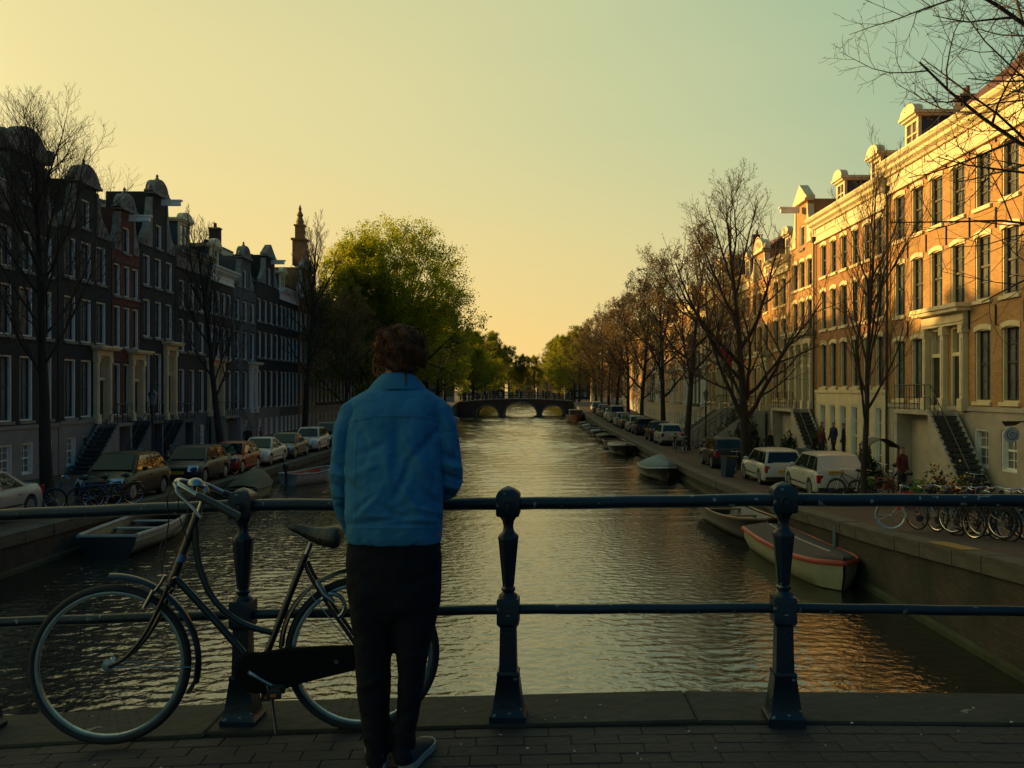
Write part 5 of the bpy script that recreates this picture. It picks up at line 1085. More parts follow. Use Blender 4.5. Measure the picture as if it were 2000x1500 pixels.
# hanging sign
T = thing('hanging_sign', 'round pale blue sign hanging from an iron bracket on the nearest right house', 'sign', (14.95, 28.6, 3.0)); b = MB(); b.tube([(.85, 0, .62), (-.3, 0, .62)], .02, 6); b.tube([(.85, 0, .2), (.4, 0, .58)], .015, 5); b.prism([(-.3, .6), (.3, .6), (.1, .5), (-.2, .48)], -.01, .01); b.tube([(-.02, 0, .6), (-.02, 0, .45)], .01, 5); b.build('bracket', M_iron, T)
b = MB(); b.lathe([(.24, -.02), (.24, .02)], (0, 0, .22), 28, ax='y'); o = b.build('sign_disc', mat('pale_sign_enamel', (.30, .36, .42), .4), T); b = MB(); b.ring((0, -.025, .22), (0, 1, 0), .15, .015, 20, 4, .4, 5.2); b.ring((.02, -.025, .22), (0, 1, 0), .07, .013, 14, 4, 2, 7.5); b.build('sign_emblem', mat('blue_sign_ink', (.03, .08, .2), .5), o)
# flag
T = thing('house_flag', 'small red flag hanging from a slanted pole behind the forked tree', 'flag', (15.7, 69.6, 7.0)); b = MB(); b.tube([(0, 0, 0), (-1.3, 0, 1.1)], .025, 6); b.build('flagpole', M_white, T)
b = MB(); n = 8; b.add([(-.4-.9*i/n+.05*math.sin(j*1.5), .06*math.sin(i*1.3+j), .33+.76*i/n-j*.22*(1+.15*math.sin(i))) for i in range(n+1) for j in range(5)], [(i*5+j, i*5+j+1, (i+1)*5+j+1, (i+1)*5+j) for i in range(n) for j in range(4)]); b.build('flag_cloth', mat('red_flag_cloth', (.45, .015, .02), .8), T)
# quay furniture
T = thing('drain_pipe', 'pale blue pipe on the right quay wall behind the cream boat', 'pipe', (XR-.06, 23.4, 0)); b = MB(); b.tube([(0, 0, .5), (0, 0, 1.15)], .05, 8); b.build('pipe', mat('pale_blue_metal', (.12, .17, .19), .5), T)
b = MB(); z = qr(17.4)+.03; b.box(-.2, .2, -.75, .75, 0, .004); tag(b.build('paint_mark', mat('worn_yellow_paint', (.35, .20, .03), .8, noise=.5, nscale=8), None, loc=(XR+.2, 17.4, z)), 'worn patch of yellow paint on the right quay coping', 'paint mark')
bpy.context.view_layer.objects.active = None
pm = bpy.data.objects['paint_mark']; pm.rotation_euler = (math.atan((qr(18)-qr(17))/1), 0, 0)
# ------------------------------------------------------------ near bridge deck
dz = lambda x: 3.105+.02*x-.008*x*x if abs(x) < 4 else 3.105+.02*(4 if x > 0 else -4)-.128-(abs(x)-4)*.055
M_sand = mat('joint_sand', (.024, .019, .017), .95, noise=.4, nscale=6); M_brickp = mat('klinker_paver', (.023, .017, .0155), .8, noise=.5, nscale=5, col2=(.016, .0135, .0125), bump=.35, bscale=26, wear=((.16, .15, .13), 9.0, .74))
M_edge = mat('mossy_bridge_coping', (.026, .023, .015), .85, noise=.6, nscale=4, col2=(.012, .013, .007), bump=.6, bscale=14, wear=((.16, .15, .11), 5.0, .70))
M_rail = mat('blue_black_railing_paint', (.006, .021, .036), .4, noise=.4, nscale=7, col2=(.004, .012, .020), bump=.1, bscale=40, spec=.35, wear=((.16, .17, .15), 26.0, .665))
b = MB(); xs = list(np.linspace(-12.9, 7.8, 44)); vs = []
for x in xs: vs += [(x, -8, dz(x)-.012), (x, 4.47, dz(x)-.012), (x, 4.47, 1.7), (x, 4.3, 1.7)]
n = len(xs); b.add(vs, [(i*4+j, (i+1)*4+j, (i+1)*4+j+1, i*4+j+1) for i in range(n-1) for j in range(3)]); DECK = struct(b.build('bridge_deck', M_sand))
me = MB().box(-.5, .5, -.5, .5, -.5, .5).mesh('coping_stone', M_edge); x = -12.9
def bevbox(name, m_, lx, ly, lz, bv):
    b = MB(); X, Y, Z = lx/2, ly/2, lz
    b.loft([[(-x_, -y_, z), (x_, -y_, z), (x_, y_, z), (-x_, y_, z)] for x_, y_, z in ((X, Y, -Z), (X, Y, -bv), (X-bv, Y-bv, 0))]); return b.mesh(name, m_)
i = 0
while x < 7.7:
    ln = rnd.choice([1.7, 1.95, 2.2]); cx = x+ln/2; me = bevbox('coping_stone', M_edge, ln-.005, .41, .3, .009); o = obj('coping_stone', me, DECK, (cx, 4.305+rnd.uniform(-.006, .006), dz(cx)+.006+rnd.uniform(-.003, .003)))
    o.rotation_euler = (rnd.uniform(-.006, .006), -(dz(cx+.1)-dz(cx-.1))/.2, rnd.uniform(-.004, .004)); x += ln
PV = struct(thing('pavement', None, None, (0, 0, 0)))
pme = [bevbox('brick', M_brickp, .2025, .0985, .05, .004) for _ in range(1)][0]; rest = MB(); row = 0; y = 4.045
while y > 1.4:
    x = -3.3+(row % 2)*.102+rnd.uniform(-.01, .01); lim = 3.3
    while x < lim:
        z = dz(x)-.006+rnd.uniform(-.002, .002); sl = (dz(x+.1)-dz(x-.1))/.2
        if y > 3.62 and -2.6 < x < 2.6: o = obj('brick', pme, PV, (x, y, z), (rnd.uniform(-.01, .01), -sl+rnd.uniform(-.007, .007), rnd.uniform(-.012, .012)))
        else:
            j = rnd.uniform(-.003, .003); X, Y = .1005, .0485; c = [(x-X, y-Y), (x+X, y-Y), (x+X, y+Y), (x-X, y+Y)]
            rest.loft([[(a, q, z-.05) for a, q in c], [(a, q, z-.006+j) for a, q in c], [(x+(a-x)*.96, y+(q-y)*.92, z+j) for a, q in c]])
        x += .2045
    y -= .1; row += 1
tag(rest.build('far_bricks', M_brickp, PV), kind='stuff')
b = MB()      # wider pavement beyond the separately laid bricks
for xa, xb in ((-12.9, -3.4), (3.4, 7.8)):
    xx = np.linspace(xa, xb, 12)
    for p, q in zip(xx, xx[1:]): b.quad((p, -8, dz(p)-.004), (q, -8, dz(q)-.004), (q, 4.09, dz(q)-.004), (p, 4.09, dz(p)-.004))
xx = np.linspace(-3.4, 3.4, 14)
for p, q in zip(xx, xx[1:]): b.quad((p, -8, dz(p)-.004), (q, -8, dz(q)-.004), (q, 1.36, dz(q)-.004), (p, 1.36, dz(p)-.004))
b.build('side_paving', M_pave, PV)
rs = np.random.RandomState(4); b = MB()
for k in range(34):
    x, y, s = rs.uniform(-2.3, 2.3), rs.uniform(3.7, 4.45), rs.uniform(.003, .008); b.lathe([(s, 0), (s*.7, s*.5)], (x, y, dz(x)+(.004 if y < 4.08 else .008)), 6)
tag(b.build('litter_specks', mat('chalky_specks', (.35, .35, .32), .9)), None, None, None, 'stuff')
# ------------------------------------------------------------ railing
RL = thing('bridge_railing', 'blue black iron railing with turned posts along the near bridge edge', 'railing', (0, 4.2, 3.1))
px = [-3.80, -2.56, -1.321, -.098, 1.135, 2.37, 3.6]
PY = lambda x: interp(x, [(-4, 4.31), (-2.56, 4.29), (-1.321, 4.245), (-.098, 4.196), (1.135, 4.128), (2.37, 4.06), (4, 3.96)])
TZ = lambda x: interp(x, [(-4, 3.95), (-2.56, 4.014), (-1.321, 4.069), (-.098, 4.083), (1.135, 4.109), (2.37, 4.111), (4, 4.10)])
LZ = lambda x: interp(x, [(-4, 3.46), (-2.56, 3.517), (-1.321, 3.567), (-.098, 3.602), (1.135, 3.625), (2.37, 3.622), (4, 3.60)])
def post_mesh():
    b = MB(); q = 2**.5
    b.lathe([(.080*q, 0), (.082*q, .045), (.070*q, .058), (.066*q, .075), (.048*q, .218), (.051*q, .224), (.047*q, .238)], n=4)
    b.lathe([(.040*q, .236), (.036*q, .44)], n=4)
    b.lathe([(.040*q, .438), (.050*q, .452), (.050*q, .555), (.046*q, .565)], n=4)
    b.lathe([(.046, .563), (.043, .575), (.026, .59), (.033, .597), (.034, .607), (.026, .614), (.028, .62), (.048, .825), (.050, .838), (.046, .846), (.032, .858), (.025, .872), (.024, .89), (.029, .912), (.046, .936)], n=8)
    b.lathe([(.048*q, .934), (.053*q, .945), (.053*q, 1.028), (.046*q, 1.042), (.026*q, 1.058), (.006, 1.068)], n=4)
    return b.mesh('post', M_rail, 35)
pm_ = post_mesh(); ro = MB().ring((0, 0, 0), (0, 1, 0), .020, .006, 16, 6).lathe([(.013, -.012), (.006, .004)], (0, -.004, 0), 10, ax='y').mesh('rosette', M_rail, 40)
for x in px:
    o = obj('post', pm_, RL, (x, PY(x)-4.2, dz(x)-.012-3.1), (0, 0, -.045)); k = (TZ(x)-dz(x)+.012)/.988; o.scale = (1, 1, k)
    obj('rosette', ro, o, (0, -.056, .985))
for a, c in zip(px, px[1:]):
    n = 9
    for zf, r, nm in ((TZ, .029, 'handrail'), (LZ, .023, 'lower_rail')):
        b = MB(); b.tube([(a+(c-a)*i/n, PY(a+(c-a)*i/n)-4.2, zf(a+(c-a)*i/n)-3.1+.0015*math.sin(i*1.9+a)) for i in range(n+1)], r, 10); b.build(nm, M_rail, RL, smooth=40)
# ------------------------------------------------------------ foreground bicycle
BX, BY, BZ = -1.3, 4.07, 3.07
FB = thing('city_bicycle', 'black step through city bicycle leaning on the railing left of the man', 'bicycle', (BX, BY, BZ))
Aq, Bq, Cq = 4.177, .08, .06
nrmB = Vector((Bq, -1, Cq)).normalized()
def K(x, y, n=0.0):
    u, v = (x-1035)/1800, (y-762)/1800; Y = (Aq+1.5*Cq)/(1-Bq*u+Cq*v); return Vector((u*Y-BX, Y-BY, 4.6-v*Y-BZ))+nrmB*n
exB = (K(700, 1280)-K(200, 1280)).normalized(); uzB = nrmB.cross(exB)
if uzB.z < 0: uzB = -uzB
M_bch = mat('worn_chrome', (.34, .35, .35), .28, metal=1, noise=.4, nscale=20); M_bk = mat('black_enamel', (.006, .009, .012), .36, coat=.2, noise=.3, nscale=9, bump=.05, bscale=60); M_rubb = mat('worn_rubber', (.016, .017, .018), .8, noise=.4, nscale=30, bump=.3, bscale=120)
M_alu = mat('dull_aluminium_rim', (.26, .36, .42), .34, metal=.9, noise=.3, nscale=12); M_spoke = mat('tarnished_spokes', (.06, .065, .07), .5, metal=.6); M_gripm = mat('grip_rubber', (.014, .018, .022), .5)
sB = 1800/4.08
for cx, cy, rt, rr_i, nm in ((216, 1297, 155, 147, 0), (708, 1275, 151, 142, 1)):
    c = K(cx, cy); rT, rR = rt/446 if nm == 0 else rt/438, (rr_i/446 if nm == 0 else rr_i/438)
    b = MB(); b.ring((0, 0, 0), nrmB, rT-.019, .0185, 72, 10, u=exB); w_ = b.build('wheel', M_rubb, FB, smooth=60, loc=c)
    b = MB(); b.loft([[Vector(p)*1 for p in [ (exB*math.cos(a)+uzB*math.sin(a))*r_+nrmB*o_ for r_, o_ in ((rR-.004, .010), (rR-.013, .013), (rR-.026, .011), (rR-.030, 0), (rR-.026, -.011), (rR-.013, -.013), (rR-.004, -.010))]] for a in np.linspace(0, 2*math.pi, 73)], caps=False); b.build('rim', M_alu, w_, smooth=50)
    b = MB()
    for k in range(36):
        a = k*2*math.pi/36; s = (-1)**k; t = a+(.55 if (k//2) % 2 else -.55); p = (exB*math.cos(t)+uzB*math.sin(t))*.022+nrmB*.03*s; q = (exB*math.cos(a)+uzB*math.sin(a))*(rR-.028); b.tube([p, q], .0008, 3, cap=False)
    b.build('spokes', M_spoke, w_)
    b = MB(); b.tube([nrmB*-.052, nrmB*-.034, nrmB*-.032, nrmB*-.02, nrmB*.02, nrmB*.032, nrmB*.034, nrmB*.052], [.007, .007, .026, .018, .018, .026, .007, .007] if nm == 0 else [.008, .008, .036, .032, .032, .036, .008, .008], 14); b.build('hub', M_alu, w_, smooth=40)
def tubes(name, lst, m_=M_bk, par=None, n=10, smooth=50):
    b = MB()
    for pts, r in lst: b.tube(pts, r, n)
    return b.build(name, m_, par or FB, smooth=smooth)
def arcp(cx, cy, r, a0, a1, n=18, off=0.0): return [K(cx+r*math.cos(R(a)), cy-r*math.sin(R(a)), off) for a in np.linspace(a0, a1, n)]
def sm(pts, n=4):      # Catmull-Rom through points
    P = [pts[0]]+list(pts)+[pts[-1]]; out = []
    for i in range(1, len(P)-2):
        for k in range(n):
            t = k/n; a, b_, c, d = P[i-1], P[i], P[i+1], P[i+2]
            out.append(.5*((2*b_)+(c-a)*t+(2*a-5*b_+4*c-d)*t*t+(3*b_-a-3*c+d)*t**3))
    out.append(P[-2]); return out
KK = lambda L, off=0.0: sm([K(x, y, off) for x, y in L])
fr = tubes('frame', [(KK([(341, 1126), (420, 1212), (498, 1302)]), .0165), (KK([(381, 1028), (383, 1070), (392, 1115), (412, 1162), (444, 1198), (484, 1222), (530, 1235)]), .0145), (KK([(598, 1082), (555, 1190), (512, 1300)]), .0155),
    (KK([(598, 1098), (612, 1128), (648, 1185), (690, 1245), (703, 1272)], .045), .0085), (KK([(598, 1098), (612, 1128), (648, 1185), (690, 1245), (703, 1272)], -.045), .0085), ([K(505, 1306, .04), K(600, 1292, .05), K(705, 1276, .05)], .010), ([K(505, 1306, -.04), K(705, 1276, -.05)], .010), ([K(384, 1008), K(338, 1132)], .019), ([K(496, 1306, -.04), K(496, 1306, .04)], .024)])
b = MB(); b.lathe([(.012, 0)]*1+[(.012, .001)], n=3)
tubes('lug_rings', [([K(387, 1001), K(384, 1010)], .0225), ([K(341, 1124), K(337, 1135)], .0225)], M_bk, fr)
tubes('frame_decal', [([K(358, 1082), K(352, 1096)], .0203)], mat('blue_decal', (.03, .12, .30), .4), fr)
fk = tubes('fork', [([K(337, 1133, .0), K(334, 1146, .0)], .020), ([K(334, 1145, -.045), K(334, 1145, .045)], .013), (KK([(334, 1143), (318, 1180), (296, 1224), (274, 1256), (248, 1283), (220, 1297)], .047), .0095), (KK([(334, 1143), (318, 1180), (296, 1224), (274, 1256), (248, 1283), (220, 1297)], -.047), .0095)])
tubes('front_brake', [([K(330, 1120, .05), K(322, 1135, .05), K(306, 1155, .04)], .007), ([K(306, 1150, .045), K(288, 1184, .045)], .010), ([K(342, 1128, .03), K(352, 1124, .05)], .006)], M_bch)
def fender(name, cx, cy, r, a0, a1, wd=.028):
    b = MB(); rg = []
    for a in np.linspace(a0, a1, 30):
        c, s_ = math.cos(R(a)), math.sin(R(a)); rg.append([K(cx+(r+k)*c, cy-(r+k)*s_, o_) for k, o_ in ((-6, wd), (-1, wd*.8), (2, 0), (-1, -wd*.8), (-6, -wd))]+[K(cx+(r+k-1.2)*c, cy-(r+k-1.2)*s_, o_) for k, o_ in ((-6, -wd*.9), (-1, -wd*.7), (2, 0), (-1, wd*.7), (-6, wd*.9))])
    b.loft(rg); return b.build(name, M_bk, FB, smooth=60)
fender('mudguard', 221, 1292, 171, 92, -14); fender('mudguard', 709, 1270, 163, 178, 55)
b = MB(); b.loft([[K(389, 1290, .02), K(389, 1290, -.02), K(384, 1290, -.02), K(384, 1290, .02)], [K(386, 1325, .028), K(386, 1325, -.028), K(381, 1325, -.028), K(381, 1325, .028)], [K(372, 1352, .03), K(372, 1352, -.03), K(367, 1350, -.03), K(367, 1350, .03)]]); b.build('mud_flap', M_rubb, FB)
tubes('mudguard_stays', [([K(216, 1297, .05), K(384, 1300, .028)], .0025), ([K(216, 1297, -.05), K(384, 1300, -.028)], .0025), ([K(705, 1275, .055), K(600, 1148, .03)], .0025)], M_bch, n=5)
# chain case
out = [(512, 1268), (560, 1260), (640, 1255), (700, 1254), (714, 1260), (720, 1275), (712, 1290), (695, 1302), (640, 1315), (590, 1328), (560, 1338), (530, 1346), (502, 1346), (478, 1334), (464, 1316), (463, 1296), (472, 1278), (488, 1266)]
b = MB(); b.loft([[K(x, y, .058) for x, y in out], [K(590+(x-590)*1.0, 1300+(y-1300)*1.0, .075) for x, y in out], [K(590+(x-590)*.95, 1300+(y-1300)*.9, .082) for x, y in out]]); me = b.mesh('chain_case', mat('black_vinyl', (.003, .004, .005), .8, spec=.15, bump=.2, bscale=30)); fixn(me); cc = obj('chain_case', me, FB)
b = MB(); b.lathe([(.012, 0), (.010, .004)], n=10); o = b.build('rivet', M_bch, cc, loc=K(662, 1284, .083)); o.rotation_euler = (R(90), 0, 0)
ck = tubes('crank', [([K(496, 1304, .085), K(498, 1304, .10), K(520, 1316, .105), K(546, 1330, .105)], [.012, .012, .009, .010]), ([K(496, 1304, -.05), K(496, 1304, -.08), K(520, 1368, -.09)], .009)], M_bch)
for cx, cy, o_ in ((552, 1334, .15), (516, 1371, -.13)):
    b = MB()
    for k in (-.045, .045): b.loft([[K(cx-13, cy-9, o_+k-.012), K(cx+13, cy-7, o_+k-.012), K(cx+13, cy+7, o_+k-.012), K(cx-13, cy+8, o_+k-.012)], [K(cx-13, cy-9, o_+k+.012), K(cx+13, cy-7, o_+k+.012), K(cx+13, cy+7, o_+k+.012), K(cx-13, cy+8, o_+k+.012)]])
    b.loft([[K(cx-5, cy-4, o_-.045), K(cx+5, cy-4, o_-.045), K(cx+5, cy+4, o_-.045), K(cx-5, cy+4, o_-.045)], [K(cx-5, cy-4, o_+.045), K(cx+5, cy-4, o_+.045), K(cx+5, cy+4, o_+.045), K(cx-5, cy+4, o_+.045)]]); p_ = b.build('pedal', M_rubb, ck)
    b = MB(); b.box(-.012, .012, -.003, .003, -.006, .006); b.build('pedal_reflector', mat('amber_reflector', (.35, .10, .01), .3), ck, loc=K(cx, cy, o_+.06))
tubes('seat_post', [([K(608, 1058), K(597, 1086)], .0125)], M_bch)
# saddle: lofted leather top with a rolled rear, springs under it
rg = []
for x, ytop, ybot, hw in ((563, 1026, 1032, .012), (570, 1023, 1036, .020), (585, 1025, 1043, .026), (602, 1028, 1052, .034), (620, 1030, 1060, .055), (640, 1029, 1064, .085), (655, 1027, 1066, .100), (665, 1028, 1064, .095), (669, 1034, 1056, .075)):
    rg.append([K(x, ytop+3, hw*.75), K(x, ytop, hw*.35), K(x, ytop+1.2, 0), K(x, ytop, -hw*.35), K(x, ytop+3, -hw*.75), K(x, (ytop+ybot)/2-1, -hw), K(x, ybot, -hw*.95), K(x, ybot-3, -hw*.6), K(x, ybot-3, hw*.6), K(x, ybot, hw*.95), K(x, (ytop+ybot)/2-1, hw)])
b = MB(); b.loft(rg); me = b.mesh('saddle', mat('cracked_saddle_leather', (.018, .022, .022), .5, noise=.3, nscale=14, bump=.3, bscale=50)); fixn(me); me.polygons.foreach_set('use_smooth', [True]*len(me.polygons)); sd = obj('saddle', me, FB)
b = MB()
for o_ in (-.05, .05):
    hp = [K(655, 1052, o_)+exB*.014*math.cos(a)+nrmB*.014*math.sin(a)-uzB*(.045*a/18) for a in np.linspace(0, 18, 40)]; b.tube(hp, .003, 5)
b.tube([K(575, 1040, .0), K(608, 1058, .012), K(655, 1070, .05)], .0035, 6); b.tube([K(575, 1040, .0), K(608, 1058, -.012), K(655, 1070, -.05)], .0035, 6); b.build('saddle_spring', M_bch, sd, smooth=60)
tubes('frame_lock', [(arcp(652, 1180, 24, 150, -60, 10, .05), .010), ([K(622, 1134, .05), K(636, 1156, .055), K(656, 1172, .06)], [.011, .016, .012])], M_bch)
# handlebar
st_ = tubes('stem', [([K(387, 1002), K(403, 958)], .0115), ([K(403, 962), K(399, 950)], .016)], M_bch)
hb = tubes('handlebar', [(sm([K(401, 952, 0), K(385, 944, .05), K(366, 937, .10), K(364, 938, .15), K(376, 944, .19), K(412, 962, .22), K(440, 975, .235)]), .0112), (sm([K(401, 952, 0), K(387, 948, -.05), K(372, 944, -.10), K(372, 946, -.15), K(384, 952, -.19), K(412, 967, -.22), K(440, 980, -.235)]), .0112)], M_bch)
tubes('grip', [([K(412, 962, .22), K(450, 980, .235), K(492, 1001, .25)], [.017, .0165, .018])], M_gripm, hb); tubes('grip', [([K(412, 967, -.22), K(470, 993, -.25)], .0155)], M_gripm, hb)
tubes('brake_lever', [(sm([K(370, 945, .19), K(374, 960, .20), K(396, 978, .22), K(414, 996, .235), K(421, 1003, .24)]), [.008]*5+[.0065]*12), ([K(366, 940, .18), K(372, 950, .19)], .014)], M_bch, hb)
b = MB(); o_ = K(401, 944, .16); b.lathe([(.034, 0), (.033, .012), (.024, .024), (.008, .030)], tuple(o_), 20); b.build('bell', M_bch, hb, smooth=60)
tubes('bell_clamp', [([K(401, 946, .16), K(405, 962, .20)], .008)], M_bch, hb)
tubes('brake_cable', [(sm([K(366, 944, .18), K(350, 966, .17), K(346, 1010, .12), K(334, 1060, .08), K(322, 1118, .05)]), .0028), (sm([K(370, 948, -.17), K(356, 975, -.12), K(352, 1020, -.06), K(318, 1060, .02), K(322, 1112, .045)]), .0026), (sm([K(372, 958, .17), K(362, 1000, .10), K(372, 1060, .05), K(352, 1128, .03)]), .0024)], M_trim, n=6)
tubes('kick_stand', [([K(520, 1312, .05), K(540, 1350, .11), K(556, 1408, .19)], .007)], M_bk)
# ------------------------------------------------------------ the man in the denim jacket
from mathutils.bvhtree import BVHTree
MX, MY = -.555, 3.72; MZ = dz(MX)
MAN = thing('person', 'man seen from behind in a blue denim jacket and black trousers, leaning on the railing', 'person', (MX, MY, MZ)); Mo = Vector((MX, MY, MZ))
def PP(px_, py_, Y): return Vector(((px_-1035)*Y/1800, Y, 4.6-(py_-762)*Y/1800))-Mo
def ellring(y, xl, xr, Y, d, n=28, p=2.4, tilt=0.0):
    a, b_ = PP(xl, y, Y), PP(xr, y, Y); c = (a+b_)/2; hw = (b_-a).x/2; out = []
    for i in range(n):
        t = 2*math.pi*i/n; cs, sn = math.cos(t), math.sin(t); k = (abs(cs)**p+abs(sn)**p)**(-1/p); out.append((c.x+hw*cs*k, c.y+d*sn*k, c.z+tilt*d*sn*k))
    return out
def remesh(b, name, mats, vox, smooth_it=6, fold=None, sub=0):
    me = b.mesh(name+'_r', mats); fixn(me); o = bpy.data.objects.new('r', me); COL.objects.link(o)
    r = o.modifiers.new('r', 'REMESH'); r.mode = 'VOXEL'; r.voxel_size = vox; s = o.modifiers.new('s', 'SMOOTH'); s.factor = .5; s.iterations = smooth_it
    dg = bpy.context.evaluated_depsgraph_get(); dg.update(); out = bpy.data.meshes.new_from_object(o.evaluated_get(dg)); bpy.data.objects.remove(o, do_unlink=True); out.name = name
    out.materials.clear()
    for m_ in (mats if isinstance(mats, list) else [mats]): out.materials.append(m_)
    if fold:
        nv = len(out.vertices); co = np.empty(nv*3); out.vertices.foreach_get('co', co); co = co.reshape(-1, 3); no = np.array([v.normal[:] for v in out.vertices])
        wx = co+np.array(Mo); s_ = 1800/wx[:, 1]; P = np.stack([1035+wx[:, 0]*s_, 762+(4.6-wx[:, 2])*s_], axis=1); dd = np.zeros(nv)
        for (x0, y0, x1, y1, amp, wd) in fold:
            a = np.array([x0, y0]); v = np.array([x1-x0, y1-y0], dtype=float); L2 = (v**2).sum(); t = np.clip(((P-a)@v)/L2, 0, 1); q = a+t[:, None]*v; dist = np.sqrt(((P-q)**2).sum(1)); taper = np.sin(np.pi*np.clip(t*.9+.05, 0, 1))**.5
            dd += 1.5*amp*taper*np.exp(-(dist/(wd*.85))**2)
        back = np.clip(-no[:, 1]*1.3+.4, 0, 1)
        for k, (fx, fy, am) in enumerate(((.035, .021, .0024), (.013, .031, .0032), (.06, .05, .0013), (.11, .09, .0007))): dd += am*np.sin(P[:, 0]*fx*2+k*2+np.sin(P[:, 1]*fy)*2)*np.sin(P[:, 1]*fy*1.7+k)
        from mathutils import noise as mn
        for sc_, am, sx_, sz_ in ((1.0, .0042, 9, 14), (1.0, .0020, 22, 30)):      # sharp creases
            rg_ = np.array([1-abs(mn.noise(Vector((c[0]*sx_+c[2]*4, c[1]*sx_, c[2]*sz_-c[0]*5)))) for c in co]); dd -= am*rg_**9
        co += no*(dd*back)[:, None]; out.vertices.foreach_set('co', co.ravel()); out.update()
    out.polygons.foreach_set('use_smooth', [True]*len(out.polygons)); return out
M_denim = mat('blue_denim', (.036, .165, .30), .95, noise=.25, nscale=9, col2=(.022, .125, .24), bump=.25, bscale=260, spec=.2)
M_stitch = mat('denim_stitching', (.022, .15, .27), .8); M_trou = mat('black_trousers', (.0075, .0085, .0125), .9, noise=.3, nscale=8, bump=.2, bscale=200, spec=.2)
M_sole = mat('white_rubber_sole', (.24, .235, .22), .6); M_shoe = mat('dark_canvas_shoe', (.012, .018, .022), .8)
# jacket
J = MB()
J.loft([ellring(*r) for r in ((1059, 678, 862, 3.80, .125), (1050, 677, 863, 3.80, .13), (1030, 676, 864, 3.805, .135), (1000, 674, 866, 3.82, .14), (950, 673, 867, 3.85, .145), (900, 672, 868, 3.88, .15), (860, 674, 869, 3.91, .15), (825, 678, 868, 3.93, .145), (800, 684, 864, 3.945, .14), (782, 684, 864, 3.955, .125), (769, 702, 848, 3.965, .11), (757, 724, 828, 3.975, .09), (750, 738, 816, 3.98, .08))])
SL = [MB(), MB()]
def sleeve(L_, J):
    J.loft([[tuple(Vector(c)+u*(rw*math.cos(t))+v*(rd*math.sin(t))) for t in np.linspace(0, 2*math.pi, 19)[:-1]] for c, u, v, rw, rd in L_])
def slv(pts, J):      # (px,py,Y, radius across picture, radius in depth)
    C = [PP(a, b_, c) for a, b_, c, _, _ in pts]; out = []
    for i, (_, _, _, rw, rd) in enumerate(pts):
        t = (C[min(i+1, len(C)-1)]-C[max(i-1, 0)]).normalized(); v = Vector((0, 1, 0)); v = (v-t*v.dot(t)); v = v.normalized() if v.length > .2 else Vector((0, 0, 1)); u = v.cross(t).normalized(); out.append((C[i], u, v, rw, rd))
    sleeve(out, J)
slv([(724, 786, 3.95, .040, .055), (706, 795, 3.95, .056, .068), (692, 808, 3.94, .066, .075), (684, 835, 3.93, .068, .075), (677, 880, 3.90, .064, .072), (671, 920, 3.88, .058, .068), (667, 955, 3.87, .052, .062), (672, 985, 3.89, .046, .055), (680, 1015, 3.92, .040, .05), (692, 1046, 3.95, .036, .045)], SL[0])
slv([(826, 786, 3.95, .040, .055), (843, 795, 3.95, .056, .068), (855, 808, 3.94, .066, .075), (862, 835, 3.93, .068, .075), (871, 880, 3.91, .064, .072), (876, 915, 3.89, .060, .068), (879, 940, 3.90, .056, .062), (874, 956, 3.95, .048, .05), (862, 960, 4.03, .044, .045), (846, 958, 4.12, .040, .042)], SL[1])
folds = [(775, 822, 773, 920, -.010, 12), (700, 835, 735, 905, -.008, 10), (858, 838, 800, 900, -.012, 8), (800, 905, 770, 975, -.012, 9), (785, 850, 845, 930, .008, 9), (772, 930, 825, 1015, .010, 9), (838, 850, 846, 960, -.007, 8), (755, 940, 700, 1010, .008, 12), (790, 860, 845, 960, .006, 8), (690, 890, 745, 868, -.006, 8), (690, 930, 740, 905, .006, 9),
         (720, 1008, 860, 1020, .008, 6), (690, 1022, 800, 1010, -.008, 6), (740, 960, 690, 1002, -.009, 7), (825, 955, 862, 985, -.011, 7), (800, 990, 860, 1003, .009, 6), (700, 985, 730, 1015, .007, 6), (745, 985, 800, 1022, -.008, 7), (750, 880, 765, 960, .007, 10), (800, 840, 815, 870, .006, 8), (720, 850, 728, 900, .006, 9), (845, 985, 862, 1020, -.008, 6), (676, 940, 700, 965, -.008, 7),
         (674, 1024, 864, 1024, -.004, 3)]
sfold = [(652, 905, 685, 922, -.011, 6), (648, 925, 690, 932, .009, 6), (648, 945, 690, 960, -.012, 6), (655, 968, 690, 972, .009, 6), (660, 990, 695, 1000, -.010, 6), (668, 1012, 700, 1018, .007, 5), (665, 830, 655, 890, .007, 7), (686, 830, 672, 890, -.008, 6), (860, 885, 900, 900, -.010, 6), (865, 905, 903, 918, .009, 6), (855, 925, 903, 938, -.011, 6), (860, 945, 898, 955, .008, 5),
         (870, 825, 884, 890, .007, 6), (886, 830, 898, 885, -.008, 6), (855, 815, 875, 860, -.007, 6), (850, 965, 885, 972, -.008, 5)]
jm = remesh(J, 'denim_jacket', M_denim, .0085, 5, folds); jk = obj('denim_jacket', jm, MAN)
for q_ in SL: obj('sleeve', remesh(q_, 'sleeve', M_denim, .008, 3, sfold), jk)
bv = BVHTree.FromPolygons([v.co[:] for v in jm.vertices], [p.vertices[:] for p in jm.polygons]); eye = Vector((0, 0, 4.6))-Mo
def onj(x, y):
    d = Vector(((x-1035)/1800, 1, -(y-762)/1800)).normalized(); h = bv.ray_cast(eye, d); return (h[0]-d*.0012) if h[0] else None
